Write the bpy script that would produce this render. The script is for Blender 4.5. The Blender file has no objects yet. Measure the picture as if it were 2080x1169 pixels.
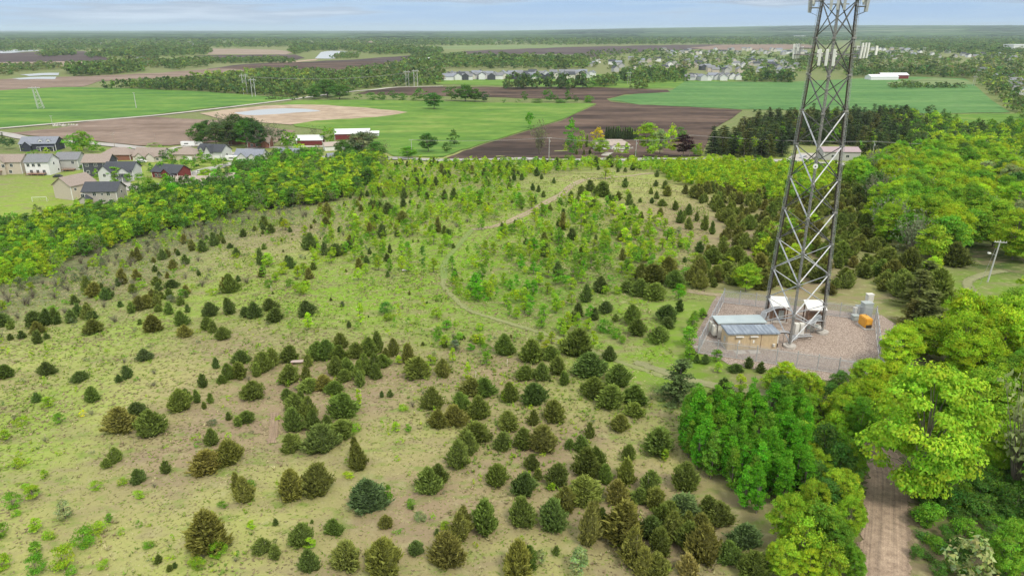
import bpy, bmesh, math, random
import numpy as np
from mathutils import Vector, Matrix
R = math.radians
random.seed(7); RNG = np.random.default_rng(7)
scene = bpy.context.scene
COL = scene.collection

# ------------------------------------------------------------------ camera, sky, sun, exposure
F = 1450.0; PITCH = math.atan(524.0/F); CZ = 47.0
SP, CP = math.sin(PITCH), math.cos(PITCH)
cam = bpy.data.cameras.new('camera'); co = bpy.data.objects.new('camera', cam); COL.objects.link(co)
cam.sensor_width = 36; cam.lens = 36*F/2080; cam.clip_start = 0.5; cam.clip_end = 200000
co.location = (0, 0, CZ); co.rotation_euler = (math.pi/2-PITCH, 0, 0); scene.camera = co
SUN_EL, SUN_AZ = 52, 150          # azimuth clockwise from +Y: high, behind and to the right
w = bpy.data.worlds.new('World'); scene.world = w; w.use_nodes = True
nt = w.node_tree; nt.nodes.clear()
def N(t, tree=None, **k):
    n = (tree or nt).nodes.new(t)
    for a, b in k.items():
        setattr(n, a, b)
    return n
L = lambda a, b: nt.links.new(a, b)
out = N('ShaderNodeOutputWorld'); bg = N('ShaderNodeBackground'); bg.inputs[1].default_value = 0.12
sky = N('ShaderNodeTexSky', sky_type='NISHITA', sun_disc=False, sun_elevation=R(SUN_EL), sun_rotation=R(SUN_AZ))
tc = N('ShaderNodeTexCoord')
mp = N('ShaderNodeMapping'); mp.inputs['Scale'].default_value = (1.6, 1.6, 26); mp.inputs['Location'].default_value = (0.55, 0.2, 1.3)
no = N('ShaderNodeTexNoise'); no.inputs['Scale'].default_value = 2.6; no.inputs['Detail'].default_value = 7; no.inputs['Roughness'].default_value = .52
L(tc.outputs['Generated'], mp.inputs[0]); L(mp.outputs[0], no.inputs['Vector'])
cr = N('ShaderNodeValToRGB'); e = cr.color_ramp.elements
e[0].position = .44; e[0].color = (1.5, 2.6, 4.45, 1); e[1].position = .72; e[1].color = (3.5, 4.1, 5.1, 1)
m1 = e.new(.52); m1.color = (1.9, 2.95, 4.55, 1); m2 = e.new(.60); m2.color = (1.75, 2.35, 3.5, 1)
L(no.outputs[0], cr.inputs[0])
# thin bright overcast higher up, paler band on the horizon
sep = N('ShaderNodeSeparateXYZ'); L(tc.outputs['Generated'], sep.inputs[0])
hz = N('ShaderNodeMapRange'); hz.inputs[1].default_value = 0.0; hz.inputs[2].default_value = .03; hz.inputs[3].default_value = .6; hz.inputs[4].default_value = 0
L(sep.outputs[2], hz.inputs[0])
mh = N('ShaderNodeMixRGB'); mh.inputs[2].default_value = (2.35, 3.3, 4.8, 1); L(hz.outputs[0], mh.inputs[0]); L(cr.outputs[0], mh.inputs[1])
up = N('ShaderNodeMapRange'); up.inputs[1].default_value = .07; up.inputs[2].default_value = .4; L(sep.outputs[2], up.inputs[0])
mu = N('ShaderNodeMixRGB'); mu.inputs[2].default_value = (7.0, 7.0, 6.9, 1); L(up.outputs[0], mu.inputs[0]); L(mh.outputs[0], mu.inputs[1])
mx = N('ShaderNodeMixRGB'); mx.inputs[0].default_value = .82
L(sky.outputs[0], mx.inputs[1]); L(mu.outputs[0], mx.inputs[2]); L(mx.outputs[0], bg.inputs[0]); L(bg.outputs[0], out.inputs[0])
sl = bpy.data.lights.new('sun', 'SUN'); sl.energy = 1.5; sl.angle = R(11); sl.color = (1, .93, .80)
so = bpy.data.objects.new('sun', sl); COL.objects.link(so)
so.rotation_euler = (R(90-SUN_EL), 0, -R(SUN_AZ)+math.pi)
vs = scene.view_settings; vs.view_transform = 'Standard'; vs.look = 'None'; vs.gamma = 1; vs.exposure = 0.66
scene.cycles.max_bounces = 5; scene.cycles.diffuse_bounces = 3; scene.cycles.transparent_max_bounces = 12
scene.cycles.volume_bounces = 1; scene.cycles.transmission_bounces = 3; scene.cycles.glossy_bounces = 2

# ------------------------------------------------------------------ terrain
CTRL = np.array([
(0,40,0),(-50,50,-1),(50,60,0),(100,60,0),(150,60,-2),(45,105,0),(45,130,-.6),(90,120,0),(135,140,-2),(0,0,-2),(0,-60,-8),(90,-60,-8),(-90,-60,-12),(-110,40,-6),
(0,100,-1),(-60,100,-3),(-110,100,-7),(-110,150,-10),(-60,150,-5),(0,150,-3),(60,165,-3),(0,200,-5),(60,220,-6),(110,200,-6),(180,140,-5),(240,140,-8),
(-60,200,-11),(-130,200,-19),(-200,200,-25),(-200,280,-26),(-160,130,-17),(-220,120,-24),(-120,280,-25),(-60,260,-16),(0,270,-8),(60,280,-9),(150,280,-12),(200,210,-8),(260,250,-12),
(-200,350,-26),(-130,350,-26),(-60,330,-22),(0,330,-15),(80,335,-14),(160,335,-15),(240,335,-17),(-60,380,-22),(0,380,-18),(80,385,-18),(160,385,-18),(250,400,-19),(330,330,-20),
(-130,420,-26),(0,440,-24),(100,450,-24.5),(200,450,-24.5),(300,480,-25.5),(-200,440,-26),(0,500,-26),(120,510,-26),(240,520,-26)], float)
def h_raw(x, y):
    x = np.asarray(x, float); y = np.asarray(y, float)
    z = np.zeros(x.shape); wsum = np.zeros(x.shape)
    for cx, cy, cz in CTRL:
        w_ = np.exp(-((x-cx)**2+(y-cy)**2)/(2*30.0**2))+1e-9
        z += w_*cz; wsum += w_
    z /= wsum
    z += .35*np.sin(x*.11+1.3)*np.sin(y*.083)+.25*np.sin(x*.21+y*.13)
    ss = lambda a, b, v: np.clip((v-a)/(b-a), 0, 1)**2*(3-2*np.clip((v-a)/(b-a), 0, 1))
    f = np.maximum.reduce([ss(430, 510, y), ss(330, 460, x), ss(230, 320, -x), ss(60, 200, -y)])
    z = z*(1-f)-26*f
    d = np.hypot((x-45)/1.15, y-107)
    g = 1-ss(15, 27, d); z = z*(1-g)
    far = ss(6000, 15000, y)*ss(-3000, 9000, x)
    return z+far*112*(1+.25*np.sin(x/5200.0)+.12*np.sin(x/1700.0+y/2500))+ss(6000, 20000, y)*(10+12*np.sin(x/2300.0+1)*np.sin(y/1900.0))
GX0, GX1, GY0, GY1, GS = -480, 520, -220, 640, 2.0
_gx = np.arange(GX0, GX1+GS, GS); _gy = np.arange(GY0, GY1+GS, GS)
_GH = h_raw(*np.meshgrid(_gx, _gy, indexing='ij'))
def h(x, y):
    x = np.asarray(x, float); y = np.asarray(y, float)
    fx = np.clip((x-GX0)/GS, 0, len(_gx)-1.001); fy = np.clip((y-GY0)/GS, 0, len(_gy)-1.001)
    i = fx.astype(int); j = fy.astype(int); u = fx-i; v = fy-j
    z = _GH[i, j]*(1-u)*(1-v)+_GH[i+1, j]*u*(1-v)+_GH[i, j+1]*(1-u)*v+_GH[i+1, j+1]*u*v
    return np.where((x > GX1) | (x < GX0) | (y > GY1) | (y < GY0), -26.0, z)
_K = np.concatenate([np.arange(25, 700, 2.0), np.geomspace(700, 41000, 300)])
def P(px, py, dz=0.0):
    """the ground point seen at photograph pixel (px, py), dz above the ground"""
    s = (px-1040)/F; t = (py-584.5)/F
    d = np.array([s, CP-t*SP, -SP-t*CP])
    X = d[0]*_K; Y = d[1]*_K; Z = CZ+d[2]*_K
    b = Z-(h(X, Y)+dz)
    i = int(np.argmax(b < 0))
    if b[i] >= 0: i = len(_K)-1
    k = _K[i]
    if i > 0:
        k0, k1 = _K[i-1], _K[i]; k = k0+(k1-k0)*b[i-1]/(b[i-1]-b[i])
    x, y = d[0]*k, d[1]*k
    return Vector((x, y, float(h(x, y))+dz))
def depth(p): return p[1]*CP+(CZ-p[2])*SP
def proj(p):
    D = depth(p); return 1040+F*p[0]/D, 584.5+F*(-p[1]*SP+(CZ-p[2])*CP)/D

# ------------------------------------------------------------------ helpers
def mat(name, c, rough=.8, c2=None, scale=5, detail=4, metal=0, stretch=(1,1,1), lo=.35, hi=.65, bump=0, coord='Object', c3=None, spec=.3):
    m = bpy.data.materials.new(name); m.use_nodes = True; t = m.node_tree
    b = t.nodes['Principled BSDF']; b.inputs['Roughness'].default_value = rough; b.inputs['Metallic'].default_value = metal
    b.inputs['Specular IOR Level'].default_value = spec
    b.inputs['Base Color'].default_value = (*c, 1)
    if c2:
        tcn = t.nodes.new('ShaderNodeTexCoord'); mpn = t.nodes.new('ShaderNodeMapping'); mpn.inputs['Scale'].default_value = stretch
        n = t.nodes.new('ShaderNodeTexNoise'); n.inputs['Scale'].default_value = scale; n.inputs['Detail'].default_value = detail
        r = t.nodes.new('ShaderNodeValToRGB'); r.color_ramp.elements[0].position = lo; r.color_ramp.elements[1].position = hi
        r.color_ramp.elements[0].color = (*c, 1); r.color_ramp.elements[1].color = (*c2, 1)
        if c3:
            q = r.color_ramp.elements.new((lo+hi)/2); q.color = (*c3, 1)
        t.links.new(tcn.outputs[coord], mpn.inputs[0]); t.links.new(mpn.outputs[0], n.inputs['Vector'])
        t.links.new(n.outputs[0], r.inputs[0]); t.links.new(r.outputs[0], b.inputs['Base Color'])
        if bump:
            bp = t.nodes.new('ShaderNodeBump'); bp.inputs['Strength'].default_value = bump; t.links.new(n.outputs[0], bp.inputs['Height']); t.links.new(bp.outputs[0], b.inputs['Normal'])
    return m
class MB:
    def __init__(s): s.v = []; s.f = []; s.m = []
    def face(s, pts, m=0):
        n = len(s.v); s.v += [tuple(p) for p in pts]; s.f.append(tuple(range(n, n+len(pts)))); s.m.append(m)
    def box(s, x0, y0, z0, x1, y1, z1, m=0, M=None):
        n = len(s.v); c = [(x0,y0,z0),(x1,y0,z0),(x1,y1,z0),(x0,y1,z0),(x0,y0,z1),(x1,y0,z1),(x1,y1,z1),(x0,y1,z1)]
        if M is not None: c = [tuple(M @ Vector(p)) for p in c]
        s.v += c
        for f in ((0,3,2,1),(4,5,6,7),(0,1,5,4),(1,2,6,5),(2,3,7,6),(3,0,4,7)): s.f.append(tuple(n+i for i in f)); s.m.append(m)
        return s
    def bar(s, a, b, r=.05, k=4, r2=None, m=0, cap=True):
        a = Vector(a); b = Vector(b); d = (b-a)
        if d.length < 1e-6: return s
        d.normalize(); r2 = r if r2 is None else r2
        u = d.orthogonal().normalized(); w_ = d.cross(u); n = len(s.v)
        for q, rr in ((a, r), (b, r2)):
            for i in range(k):
                an = 2*math.pi*(i+.5)/k; s.v.append(tuple(q+u*math.cos(an)*rr+w_*math.sin(an)*rr))
        for i in range(k):
            j = (i+1) % k; s.f.append((n+i, n+j, n+k+j, n+k+i)); s.m.append(m)
        if cap:
            s.f.append(tuple(n+i for i in reversed(range(k)))); s.m.append(m); s.f.append(tuple(n+k+i for i in range(k))); s.m.append(m)
        return s
    def build(s, name, mats, parent=None, bevel=0, smooth=False):
        me = bpy.data.meshes.new(name); me.from_pydata(s.v, [], s.f)
        for m in (mats if isinstance(mats, (list, tuple)) else [mats]): me.materials.append(m)
        me.polygons.foreach_set('material_index', s.m)
        if smooth: me.polygons.foreach_set('use_smooth', [True]*len(s.f))
        o = bpy.data.objects.new(name, me); COL.objects.link(o); o.parent = parent
        if bevel:
            bm = bmesh.new(); bm.from_mesh(me); bmesh.ops.bevel(bm, geom=bm.edges[:], offset=bevel, segments=2, affect='EDGES'); bm.to_mesh(me); bm.free()
        return o
def tag(o, label=None, cat=None, group=None, kind=None):
    if label: o['label'] = label
    if cat: o['category'] = cat
    if group: o['group'] = group
    if kind: o['kind'] = kind
    return o
def empty(name, loc, rz=0, label=None, cat=None, group=None):
    o = bpy.data.objects.new(name, None); COL.objects.link(o); o.location = loc; o.rotation_euler = (0, 0, rz); o.empty_display_size = .5
    return tag(o, label, cat, group)
def np_mesh(name, V, T, colr=None, mats=(), smooth=False):
    """numpy triangles -> mesh, with a colour per vertex"""
    me = bpy.data.meshes.new(name); V = np.ascontiguousarray(V, np.float32); T = np.ascontiguousarray(T, np.int32)
    me.vertices.add(len(V)); me.vertices.foreach_set('co', V.ravel())
    k = T.shape[1]; me.loops.add(T.size); me.loops.foreach_set('vertex_index', T.ravel())
    me.polygons.add(len(T)); me.polygons.foreach_set('loop_start', np.arange(0, T.size, k, dtype=np.int32))
    try: me.polygons.foreach_set('loop_total', np.full(len(T), k, np.int32))
    except Exception: pass
    if smooth: me.polygons.foreach_set('use_smooth', np.ones(len(T), bool))
    if colr is not None:
        a = me.color_attributes.new('tint', 'FLOAT_COLOR', 'POINT')
        c4 = np.ones((len(V), 4), np.float32); c4[:, :3] = colr; a.data.foreach_set('color', c4.ravel())
    for m in mats: me.materials.append(m)
    me.update(calc_edges=True)
    return me
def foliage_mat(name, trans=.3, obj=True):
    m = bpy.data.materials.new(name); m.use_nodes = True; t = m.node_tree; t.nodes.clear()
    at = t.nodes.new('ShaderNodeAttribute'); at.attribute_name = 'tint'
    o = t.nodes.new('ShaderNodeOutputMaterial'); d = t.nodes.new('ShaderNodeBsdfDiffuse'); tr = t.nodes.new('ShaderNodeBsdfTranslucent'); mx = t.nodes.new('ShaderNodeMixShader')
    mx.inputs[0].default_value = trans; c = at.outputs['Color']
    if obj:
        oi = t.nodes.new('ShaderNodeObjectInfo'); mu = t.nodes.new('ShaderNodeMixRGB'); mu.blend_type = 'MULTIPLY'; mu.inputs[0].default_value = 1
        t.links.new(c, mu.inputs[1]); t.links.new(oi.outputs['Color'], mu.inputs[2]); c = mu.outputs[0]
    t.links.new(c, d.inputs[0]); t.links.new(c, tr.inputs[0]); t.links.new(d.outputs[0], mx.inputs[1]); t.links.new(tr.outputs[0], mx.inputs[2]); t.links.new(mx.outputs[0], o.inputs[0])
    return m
FOL = foliage_mat('foliage'); FOLC = foliage_mat('conifer_foliage', .12)
BARK = mat('bark', (.15, .12, .09), .9, (.30, .26, .21), 6)
# ------------------------------------------------------------------ ground sheet
def axis(lo, hi, step, far, n, far_lo=None):
    a = np.arange(lo, hi+step, step); g = np.geomspace(1, far-hi, n)+hi
    fl = far if far_lo is None else far_lo
    g2 = lo-np.geomspace(1, fl+lo if fl+lo > 1 else 2, n)
    return np.unique(np.concatenate([g2, a, g]))
ax = axis(-330, 420, 3.0, 42000, 46); ay = axis(-120, 620, 3.0, 42000, 70, 4000)
XX, YY = np.meshgrid(ax, ay, indexing='ij'); ZZ = h_raw(XX, YY)
inner = (XX >= GX0) & (XX <= GX1) & (YY >= GY0) & (YY <= GY1); ZZ = np.where(inner, h(XX, YY), ZZ)
nxx, nyy = XX.shape
V = np.stack([XX.ravel(), YY.ravel(), ZZ.ravel()], 1)
ii, jj = np.meshgrid(np.arange(nxx-1), np.arange(nyy-1), indexing='ij'); a0 = (ii*nyy+jj).ravel()
T = np.stack([a0, a0+nyy, a0+nyy+1, a0+1], 1)
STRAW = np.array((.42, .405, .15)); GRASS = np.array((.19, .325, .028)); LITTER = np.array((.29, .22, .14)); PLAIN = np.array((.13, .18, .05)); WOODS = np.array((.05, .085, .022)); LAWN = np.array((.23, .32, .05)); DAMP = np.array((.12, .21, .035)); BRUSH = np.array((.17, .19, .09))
def gn(x, y, s, seed):
    r = np.random.default_rng(seed); z = 0
    for o in range(4):
        a = r.uniform(0, 6.28, 8); f = s*(1.9**o)
        for k in range(4): z = z+np.sin((x*math.cos(a[k])+y*math.sin(a[k]))*f+a[k+4]*3)/(1.7**o)
    return z/4
g = np.clip(.5+.5*gn(XX, YY, .045, 3), 0, 1)[..., None]
C = STRAW*(1-.55*g)+GRASS*(.55*g)
l = np.clip(-.15+.9*gn(XX, YY, .09, 9), 0, .6)[..., None]; C = C*(1-l)+LITTER*l
# patches seen in the photograph: (pixel, radius in metres, colour, strength)
BL = [(1250,520,22,GRASS,.9),(1130,470,18,GRASS,.8),(1020,400,26,GRASS,.7),(900,420,26,GRASS,.6),(1340,560,14,GRASS,.8),(950,560,18,GRASS,1),(900,500,18,GRASS,.8),(1000,520,14,GRASS,.8),(1060,640,12,GRASS,.85),(1330,730,9,GRASS,1),(1400,640,8,GRASS,1),(760,600,18,GRASS,.75),(850,640,14,GRASS,.6),(1180,560,12,DAMP,.8),(1100,600,12,DAMP,.7),(1120,500,16,GRASS,.7),(1300,480,16,GRASS,.5),
 (660,660,14,GRASS,.6),(300,660,12,GRASS,.5),(120,900,9,GRASS,.5),(60,850,9,GRASS,.5),(330,800,9,STRAW,.6),(650,590,12,GRASS,.6),
 (640,770,9,LITTER,.75),(750,790,8,LITTER,.7),(560,850,7,LITTER,.55),(380,900,8,LITTER,.6),(260,960,6,LITTER,.4),(850,1010,7,LITTER,.6),(1130,930,7,LITTER,.7),(1300,1000,6,LITTER,.7),(700,1130,6,LITTER,.4),(1000,740,8,LITTER,.5),(450,700,9,LITTER,.5),(560,480,14,LITTER,.5),(1330,420,22,STRAW,.8),(1400,440,18,LITTER,.6),(1190,370,14,STRAW,.8),(1150,400,18,GRASS,.5),
 (1600,560,16,LITTER,.8),(1720,600,10,LITTER,.8),(1860,620,9,LITTER,.8),(1830,680,6,LITTER,.8),(1960,590,14,GRASS,1),(2000,650,10,LAWN,.8),(1560,500,18,LITTER,.7),(1700,440,18,LITTER,.7),
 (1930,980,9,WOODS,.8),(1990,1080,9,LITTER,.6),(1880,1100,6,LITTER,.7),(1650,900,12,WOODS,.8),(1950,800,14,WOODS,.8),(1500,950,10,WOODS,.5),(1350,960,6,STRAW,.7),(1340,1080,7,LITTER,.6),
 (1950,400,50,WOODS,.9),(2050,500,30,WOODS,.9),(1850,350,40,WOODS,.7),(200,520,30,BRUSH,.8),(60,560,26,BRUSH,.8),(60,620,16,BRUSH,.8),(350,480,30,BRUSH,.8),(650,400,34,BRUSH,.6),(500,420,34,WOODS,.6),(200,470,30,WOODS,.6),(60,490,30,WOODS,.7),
 (40,420,26,LAWN,1),(60,380,24,LAWN,1),(170,430,18,LAWN,.8),(300,360,40,LAWN,.8),(150,330,40,LAWN,.8),(450,320,40,LAWN,.7),(650,300,40,LAWN,.7),(1240,312,50,LAWN,.9),(1700,320,50,LAWN,.8),(1000,350,40,BRUSH,.4)]
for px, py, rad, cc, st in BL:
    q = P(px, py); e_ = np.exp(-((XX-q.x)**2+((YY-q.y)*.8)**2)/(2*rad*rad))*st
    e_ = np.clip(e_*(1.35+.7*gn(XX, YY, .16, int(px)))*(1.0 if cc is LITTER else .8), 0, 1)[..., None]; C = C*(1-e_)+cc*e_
far = np.clip((YY-430)/70, 0, 1)[..., None]; side = np.clip((np.abs(XX-40)-260)/80, 0, 1)[..., None]; far = np.maximum(far, side)
pn = np.clip(.5+.7*gn(XX, YY, .004, 5), 0, 1)[..., None]; fc = PLAIN*(1-pn)+np.array((.17, .20, .08))*pn
ff = np.clip((YY-3500)/3000, 0, 1)[..., None]; fc = fc*(1-ff)+np.array((.07, .12, .055))*ff
C = C*(1-far)+fc*far
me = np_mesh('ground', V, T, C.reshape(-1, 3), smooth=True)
ground = bpy.data.objects.new('ground', me); COL.objects.link(ground); tag(ground, kind='structure')
def ground_mat():
    m = bpy.data.materials.new('hill_grass'); m.use_nodes = True; t = m.node_tree; b = t.nodes['Principled BSDF']; b.inputs['Roughness'].default_value = .95; b.inputs['Specular IOR Level'].default_value = .1
    at = t.nodes.new('ShaderNodeAttribute'); at.attribute_name = 'tint'; tcn = t.nodes.new('ShaderNodeTexCoord')
    c = at.outputs['Color']
    def noise(sc, det, stretch=(1, 1, 1), rough=.6):
        mpn = t.nodes.new('ShaderNodeMapping'); mpn.inputs['Scale'].default_value = stretch; mpn.inputs['Rotation'].default_value = (0, 0, .35)
        n = t.nodes.new('ShaderNodeTexNoise'); n.inputs['Scale'].default_value = sc; n.inputs['Detail'].default_value = det; n.inputs['Roughness'].default_value = rough
        t.links.new(tcn.outputs['Object'], mpn.inputs[0]); t.links.new(mpn.outputs[0], n.inputs['Vector']); return n.outputs[0]
    def mixin(c, fac, lo, hi, col, mode='MIX', amt=1):
        r = t.nodes.new('ShaderNodeMapRange'); r.inputs[1].default_value = lo; r.inputs[2].default_value = hi; r.inputs[4].default_value = amt; t.links.new(fac, r.inputs[0])
        x = t.nodes.new('ShaderNodeMixRGB'); x.blend_type = mode; x.inputs[2].default_value = (*col, 1); t.links.new(r.outputs[0], x.inputs[0]); t.links.new(c, x.inputs[1]); return x.outputs[0]
    c = mixin(c, noise(.12, 6, (1, 2.2, 1)), .48, .64, (.25, .19, .13), amt=.6)
    c = mixin(c, noise(.3, 6, (1, 2.0, 1)), .53, .66, (.14, .24, .03), amt=.60)
    c = mixin(c, noise(.7, 8), .54, .72, (.40, .37, .20), amt=.55)
    c = mixin(c, noise(2.2, 8, rough=.75), .50, .70, (.17, .17, .07), amt=.35)
    c = mixin(c, noise(6, 6, rough=.8), .48, .7, (1.3, 1.28, 1.2), 'MULTIPLY', .6)
    t.links.new(c, b.inputs['Base Color'])
    bp = t.nodes.new('ShaderNodeBump'); bp.inputs['Strength'].default_value = .35; bp.inputs['Distance'].default_value = .2; t.links.new(noise(1.6, 8, rough=.75), bp.inputs['Height']); t.links.new(bp.outputs[0], b.inputs['Normal'])
    return m
me.materials.append(ground_mat())

# ------------------------------------------------------------------ fields, roads, water
def field_mat(name, c1, c2, c3, scale, stretch, rows=0, rot=0, rowamt=.25):
    m = bpy.data.materials.new(name); m.use_nodes = True; t = m.node_tree; b = t.nodes['Principled BSDF']; b.inputs['Roughness'].default_value = .95; b.inputs['Specular IOR Level'].default_value = .1
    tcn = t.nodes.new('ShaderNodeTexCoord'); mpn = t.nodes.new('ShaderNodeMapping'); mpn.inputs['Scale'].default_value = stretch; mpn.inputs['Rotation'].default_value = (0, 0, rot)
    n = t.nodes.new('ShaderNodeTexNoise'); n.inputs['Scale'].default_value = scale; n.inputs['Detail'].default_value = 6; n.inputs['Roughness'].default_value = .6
    r = t.nodes.new('ShaderNodeValToRGB'); e = r.color_ramp.elements; e[0].position = .36; e[1].position = .66; e[0].color = (*c1, 1); e[1].color = (*c3, 1); q = e.new(.5); q.color = (*c2, 1)  # besides crop and soil tones, these bands paint the shading of rolling ground
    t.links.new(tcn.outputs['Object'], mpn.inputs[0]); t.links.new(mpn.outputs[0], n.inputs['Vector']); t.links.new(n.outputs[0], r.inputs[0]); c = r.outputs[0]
    n2 = t.nodes.new('ShaderNodeTexNoise'); n2.inputs['Scale'].default_value = .12; n2.inputs['Detail'].default_value = 5
    x2 = t.nodes.new('ShaderNodeMixRGB'); x2.blend_type = 'OVERLAY'; x2.inputs[0].default_value = .35; t.links.new(tcn.outputs['Object'], n2.inputs['Vector']); t.links.new(c, x2.inputs[1]); t.links.new(n2.outputs[0], x2.inputs[2]); c = x2.outputs[0]
    if rows:
        wv = t.nodes.new('ShaderNodeTexWave'); wv.inputs['Scale'].default_value = rows; wv.inputs['Distortion'].default_value = 3.5; wv.inputs['Detail'].default_value = 3; wv.inputs['Detail Scale'].default_value = .25; wv.bands_direction = 'Y'
        m2 = t.nodes.new('ShaderNodeMapping'); m2.inputs['Rotation'].default_value = (0, 0, rot); t.links.new(tcn.outputs['Object'], m2.inputs[0]); t.links.new(m2.outputs[0], wv.inputs['Vector'])
        x = t.nodes.new('ShaderNodeMixRGB'); x.blend_type = 'MULTIPLY'; x.inputs[0].default_value = rowamt; t.links.new(c, x.inputs[1]); t.links.new(wv.outputs[0], x.inputs[2]); c = x.outputs[0]
    t.links.new(c, b.inputs['Base Color']); return m
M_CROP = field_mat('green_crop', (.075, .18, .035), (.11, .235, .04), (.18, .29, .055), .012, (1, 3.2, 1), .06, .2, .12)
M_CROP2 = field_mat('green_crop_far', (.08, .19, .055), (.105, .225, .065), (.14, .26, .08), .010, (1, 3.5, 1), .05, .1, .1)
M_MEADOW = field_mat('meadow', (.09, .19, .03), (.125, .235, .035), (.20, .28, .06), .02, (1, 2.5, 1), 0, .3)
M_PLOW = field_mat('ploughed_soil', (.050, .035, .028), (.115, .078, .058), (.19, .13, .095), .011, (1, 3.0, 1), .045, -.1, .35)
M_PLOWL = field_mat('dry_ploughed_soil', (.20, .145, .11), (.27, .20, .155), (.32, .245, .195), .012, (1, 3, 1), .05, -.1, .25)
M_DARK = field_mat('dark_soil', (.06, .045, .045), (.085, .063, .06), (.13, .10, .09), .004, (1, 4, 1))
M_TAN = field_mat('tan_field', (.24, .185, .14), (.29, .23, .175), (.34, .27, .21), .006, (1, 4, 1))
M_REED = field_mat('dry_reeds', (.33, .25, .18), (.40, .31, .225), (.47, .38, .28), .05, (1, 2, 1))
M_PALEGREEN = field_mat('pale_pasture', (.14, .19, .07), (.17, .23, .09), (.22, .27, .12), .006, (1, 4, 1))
M_WATER = mat('pond_water', (.40, .42, .42), .35, spec=.3)
M_GRAVEL = mat('road_gravel', (.40, .37, .32), .95, (.52, .49, .43), .15)
M_ASPH = mat('road_surface', (.36, .34, .31), .9, (.42, .40, .37), .2)
_n = [0]
def sheet(name, pts, m, label=None, up=None, kind='structure'):
    _n[0] += 1; off = up if up is not None else .12+.012*_n[0]
    poly = []
    for i in range(len(pts)):
        a, b = pts[i], pts[(i+1) % len(pts)]; k = max(2, int(math.hypot(b[0]-a[0], b[1]-a[1])/25))
        for j in range(k):
            f = j/k; wob = (0 if up is not None else .5)*math.sin(i*7+j*2.3)
            poly.append(P(a[0]+(b[0]-a[0])*f, max(66, a[1]+(b[1]-a[1])*f+wob)))
    bm = bmesh.new(); vs_ = [bm.verts.new((p.x, p.y, 0)) for p in poly]; bm.faces.new(vs_)
    ys = [p.y for p in poly]; xs = [p.x for p in poly]
    if min(ys) < 520:
        bmesh.ops.triangulate(bm, faces=bm.faces[:])
        y = math.floor(min(ys)/10)*10
        while y < min(540, max(ys)):
            bmesh.ops.bisect_plane(bm, geom=bm.verts[:]+bm.edges[:]+bm.faces[:], plane_co=(0, y, 0), plane_no=(0, 1, 0)); y += 10
        x = math.floor(max(-330, min(xs))/20)*20
        while x < min(460, max(xs)):
            bmesh.ops.bisect_plane(bm, geom=bm.verts[:]+bm.edges[:]+bm.faces[:], plane_co=(x, 0, 0), plane_no=(1, 0, 0)); x += 20
    for v in bm.verts: v.co.z = float(h(v.co.x, v.co.y))+off
    bmesh.ops.triangulate(bm, faces=bm.faces[:]); bmesh.ops.recalc_face_normals(bm, faces=bm.faces[:])
    if bm.faces and sum(f.normal.z for f in bm.faces) < 0: bmesh.ops.reverse_faces(bm, faces=bm.faces[:])
    me = bpy.data.meshes.new(name); bm.to_mesh(me); bm.free(); me.materials.append(m)
    o = bpy.data.objects.new(name, me); COL.objects.link(o); return tag(o, label, kind=kind)
# far to near
sheet('field', [(640,84),(760,82),(820,86),(700,88)], M_TAN)
sheet('field', [(-80,72),(60,72),(60,74),(-80,74)], M_PALEGREEN)
sheet('field', [(880,94),(1040,92),(1190,93),(1100,98),(960,101),(860,98)], M_PALEGREEN)
sheet('field', [(940,104),(1180,95),(1400,91),(1600,90),(1640,93),(1640,98),(1430,100),(1330,104),(1250,110),(1190,118),(960,116)], M_DARK)
sheet('field', [(1400,97),(1480,91),(1640,90),(1660,97),(1560,102),(1440,102)], M_PLOWL)
sheet('field', [(1190,76),(1300,74),(1310,77),(1240,79)], M_PLOWL)
sheet('field', [(1340,79),(1540,77),(1520,80),(1400,81)], M_PALEGREEN)
sheet('field', [(1430,116),(1560,113),(1640,117),(1640,124),(1480,124)], M_PALEGREEN)
sheet('field', [(920,111),(1180,111),(1190,118),(1120,122),(930,119)], M_PALEGREEN)
sheet('field', [(-80,110),(90,106),(170,104),(200,112),(225,121),(180,127),(60,129),(-80,130)], M_DARK)
sheet('field', [(-80,128),(60,126),(200,124),(220,129),(120,136),(-80,139)], M_TAN)
sheet('field', [(430,99),(560,101),(600,106),(580,111),(420,111)], M_TAN)
sheet('field', [(395,113),(600,111),(620,118),(600,122),(430,122)], M_DARK)
sheet('field', [(600,127),(720,121),(860,111),(900,116),(900,126),(820,135),(770,148),(640,152),(480,146),(420,140),(500,130)], M_DARK)
sheet('field', [(440,139),(560,128),(760,124),(820,131),(770,149),(640,152),(480,149)], M_PLOW)
sheet('field', [(-90,168),(20,160),(180,155),(330,148),(440,139),(520,143),(480,149),(340,157),(200,166),(170,176),(90,181),(-90,192)], M_PLOWL)
sheet('field', [(860,157),(1060,150),(1400,152),(1560,160),(1400,170),(1370,180),(1000,174),(850,170)], M_MEADOW)
sheet('field', [(1390,166),(1600,167),(1720,161),(1840,156),(1960,160),(1985,178),(2015,205),(2052,229),(1900,231),(1700,226),(1500,222),(1300,213),(1234,203),(1270,194),(1365,184)], M_CROP2)
sheet('field', [(1800,168),(1900,158),(1960,163),(1985,172),(1900,173),(1810,176)], M_PALEGREEN)
sheet('field', [(1880,233),(2055,231),(2160,230),(2200,275),(2000,275),(1900,250)], M_MEADOW)
sheet('field', [(720,191),(760,182),(830,176),(960,177),(1200,178),(1355,183),(1362,188),(1270,192),(1232,201),(1240,207),(1300,213),(1508,224),(1488,240),(1450,262),(1432,300),(1424,318),(1200,322),(905,323),(940,308),(1060,270),(1140,246),(1212,213),(1180,203),(1000,198),(900,196)], M_PLOW)
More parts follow.
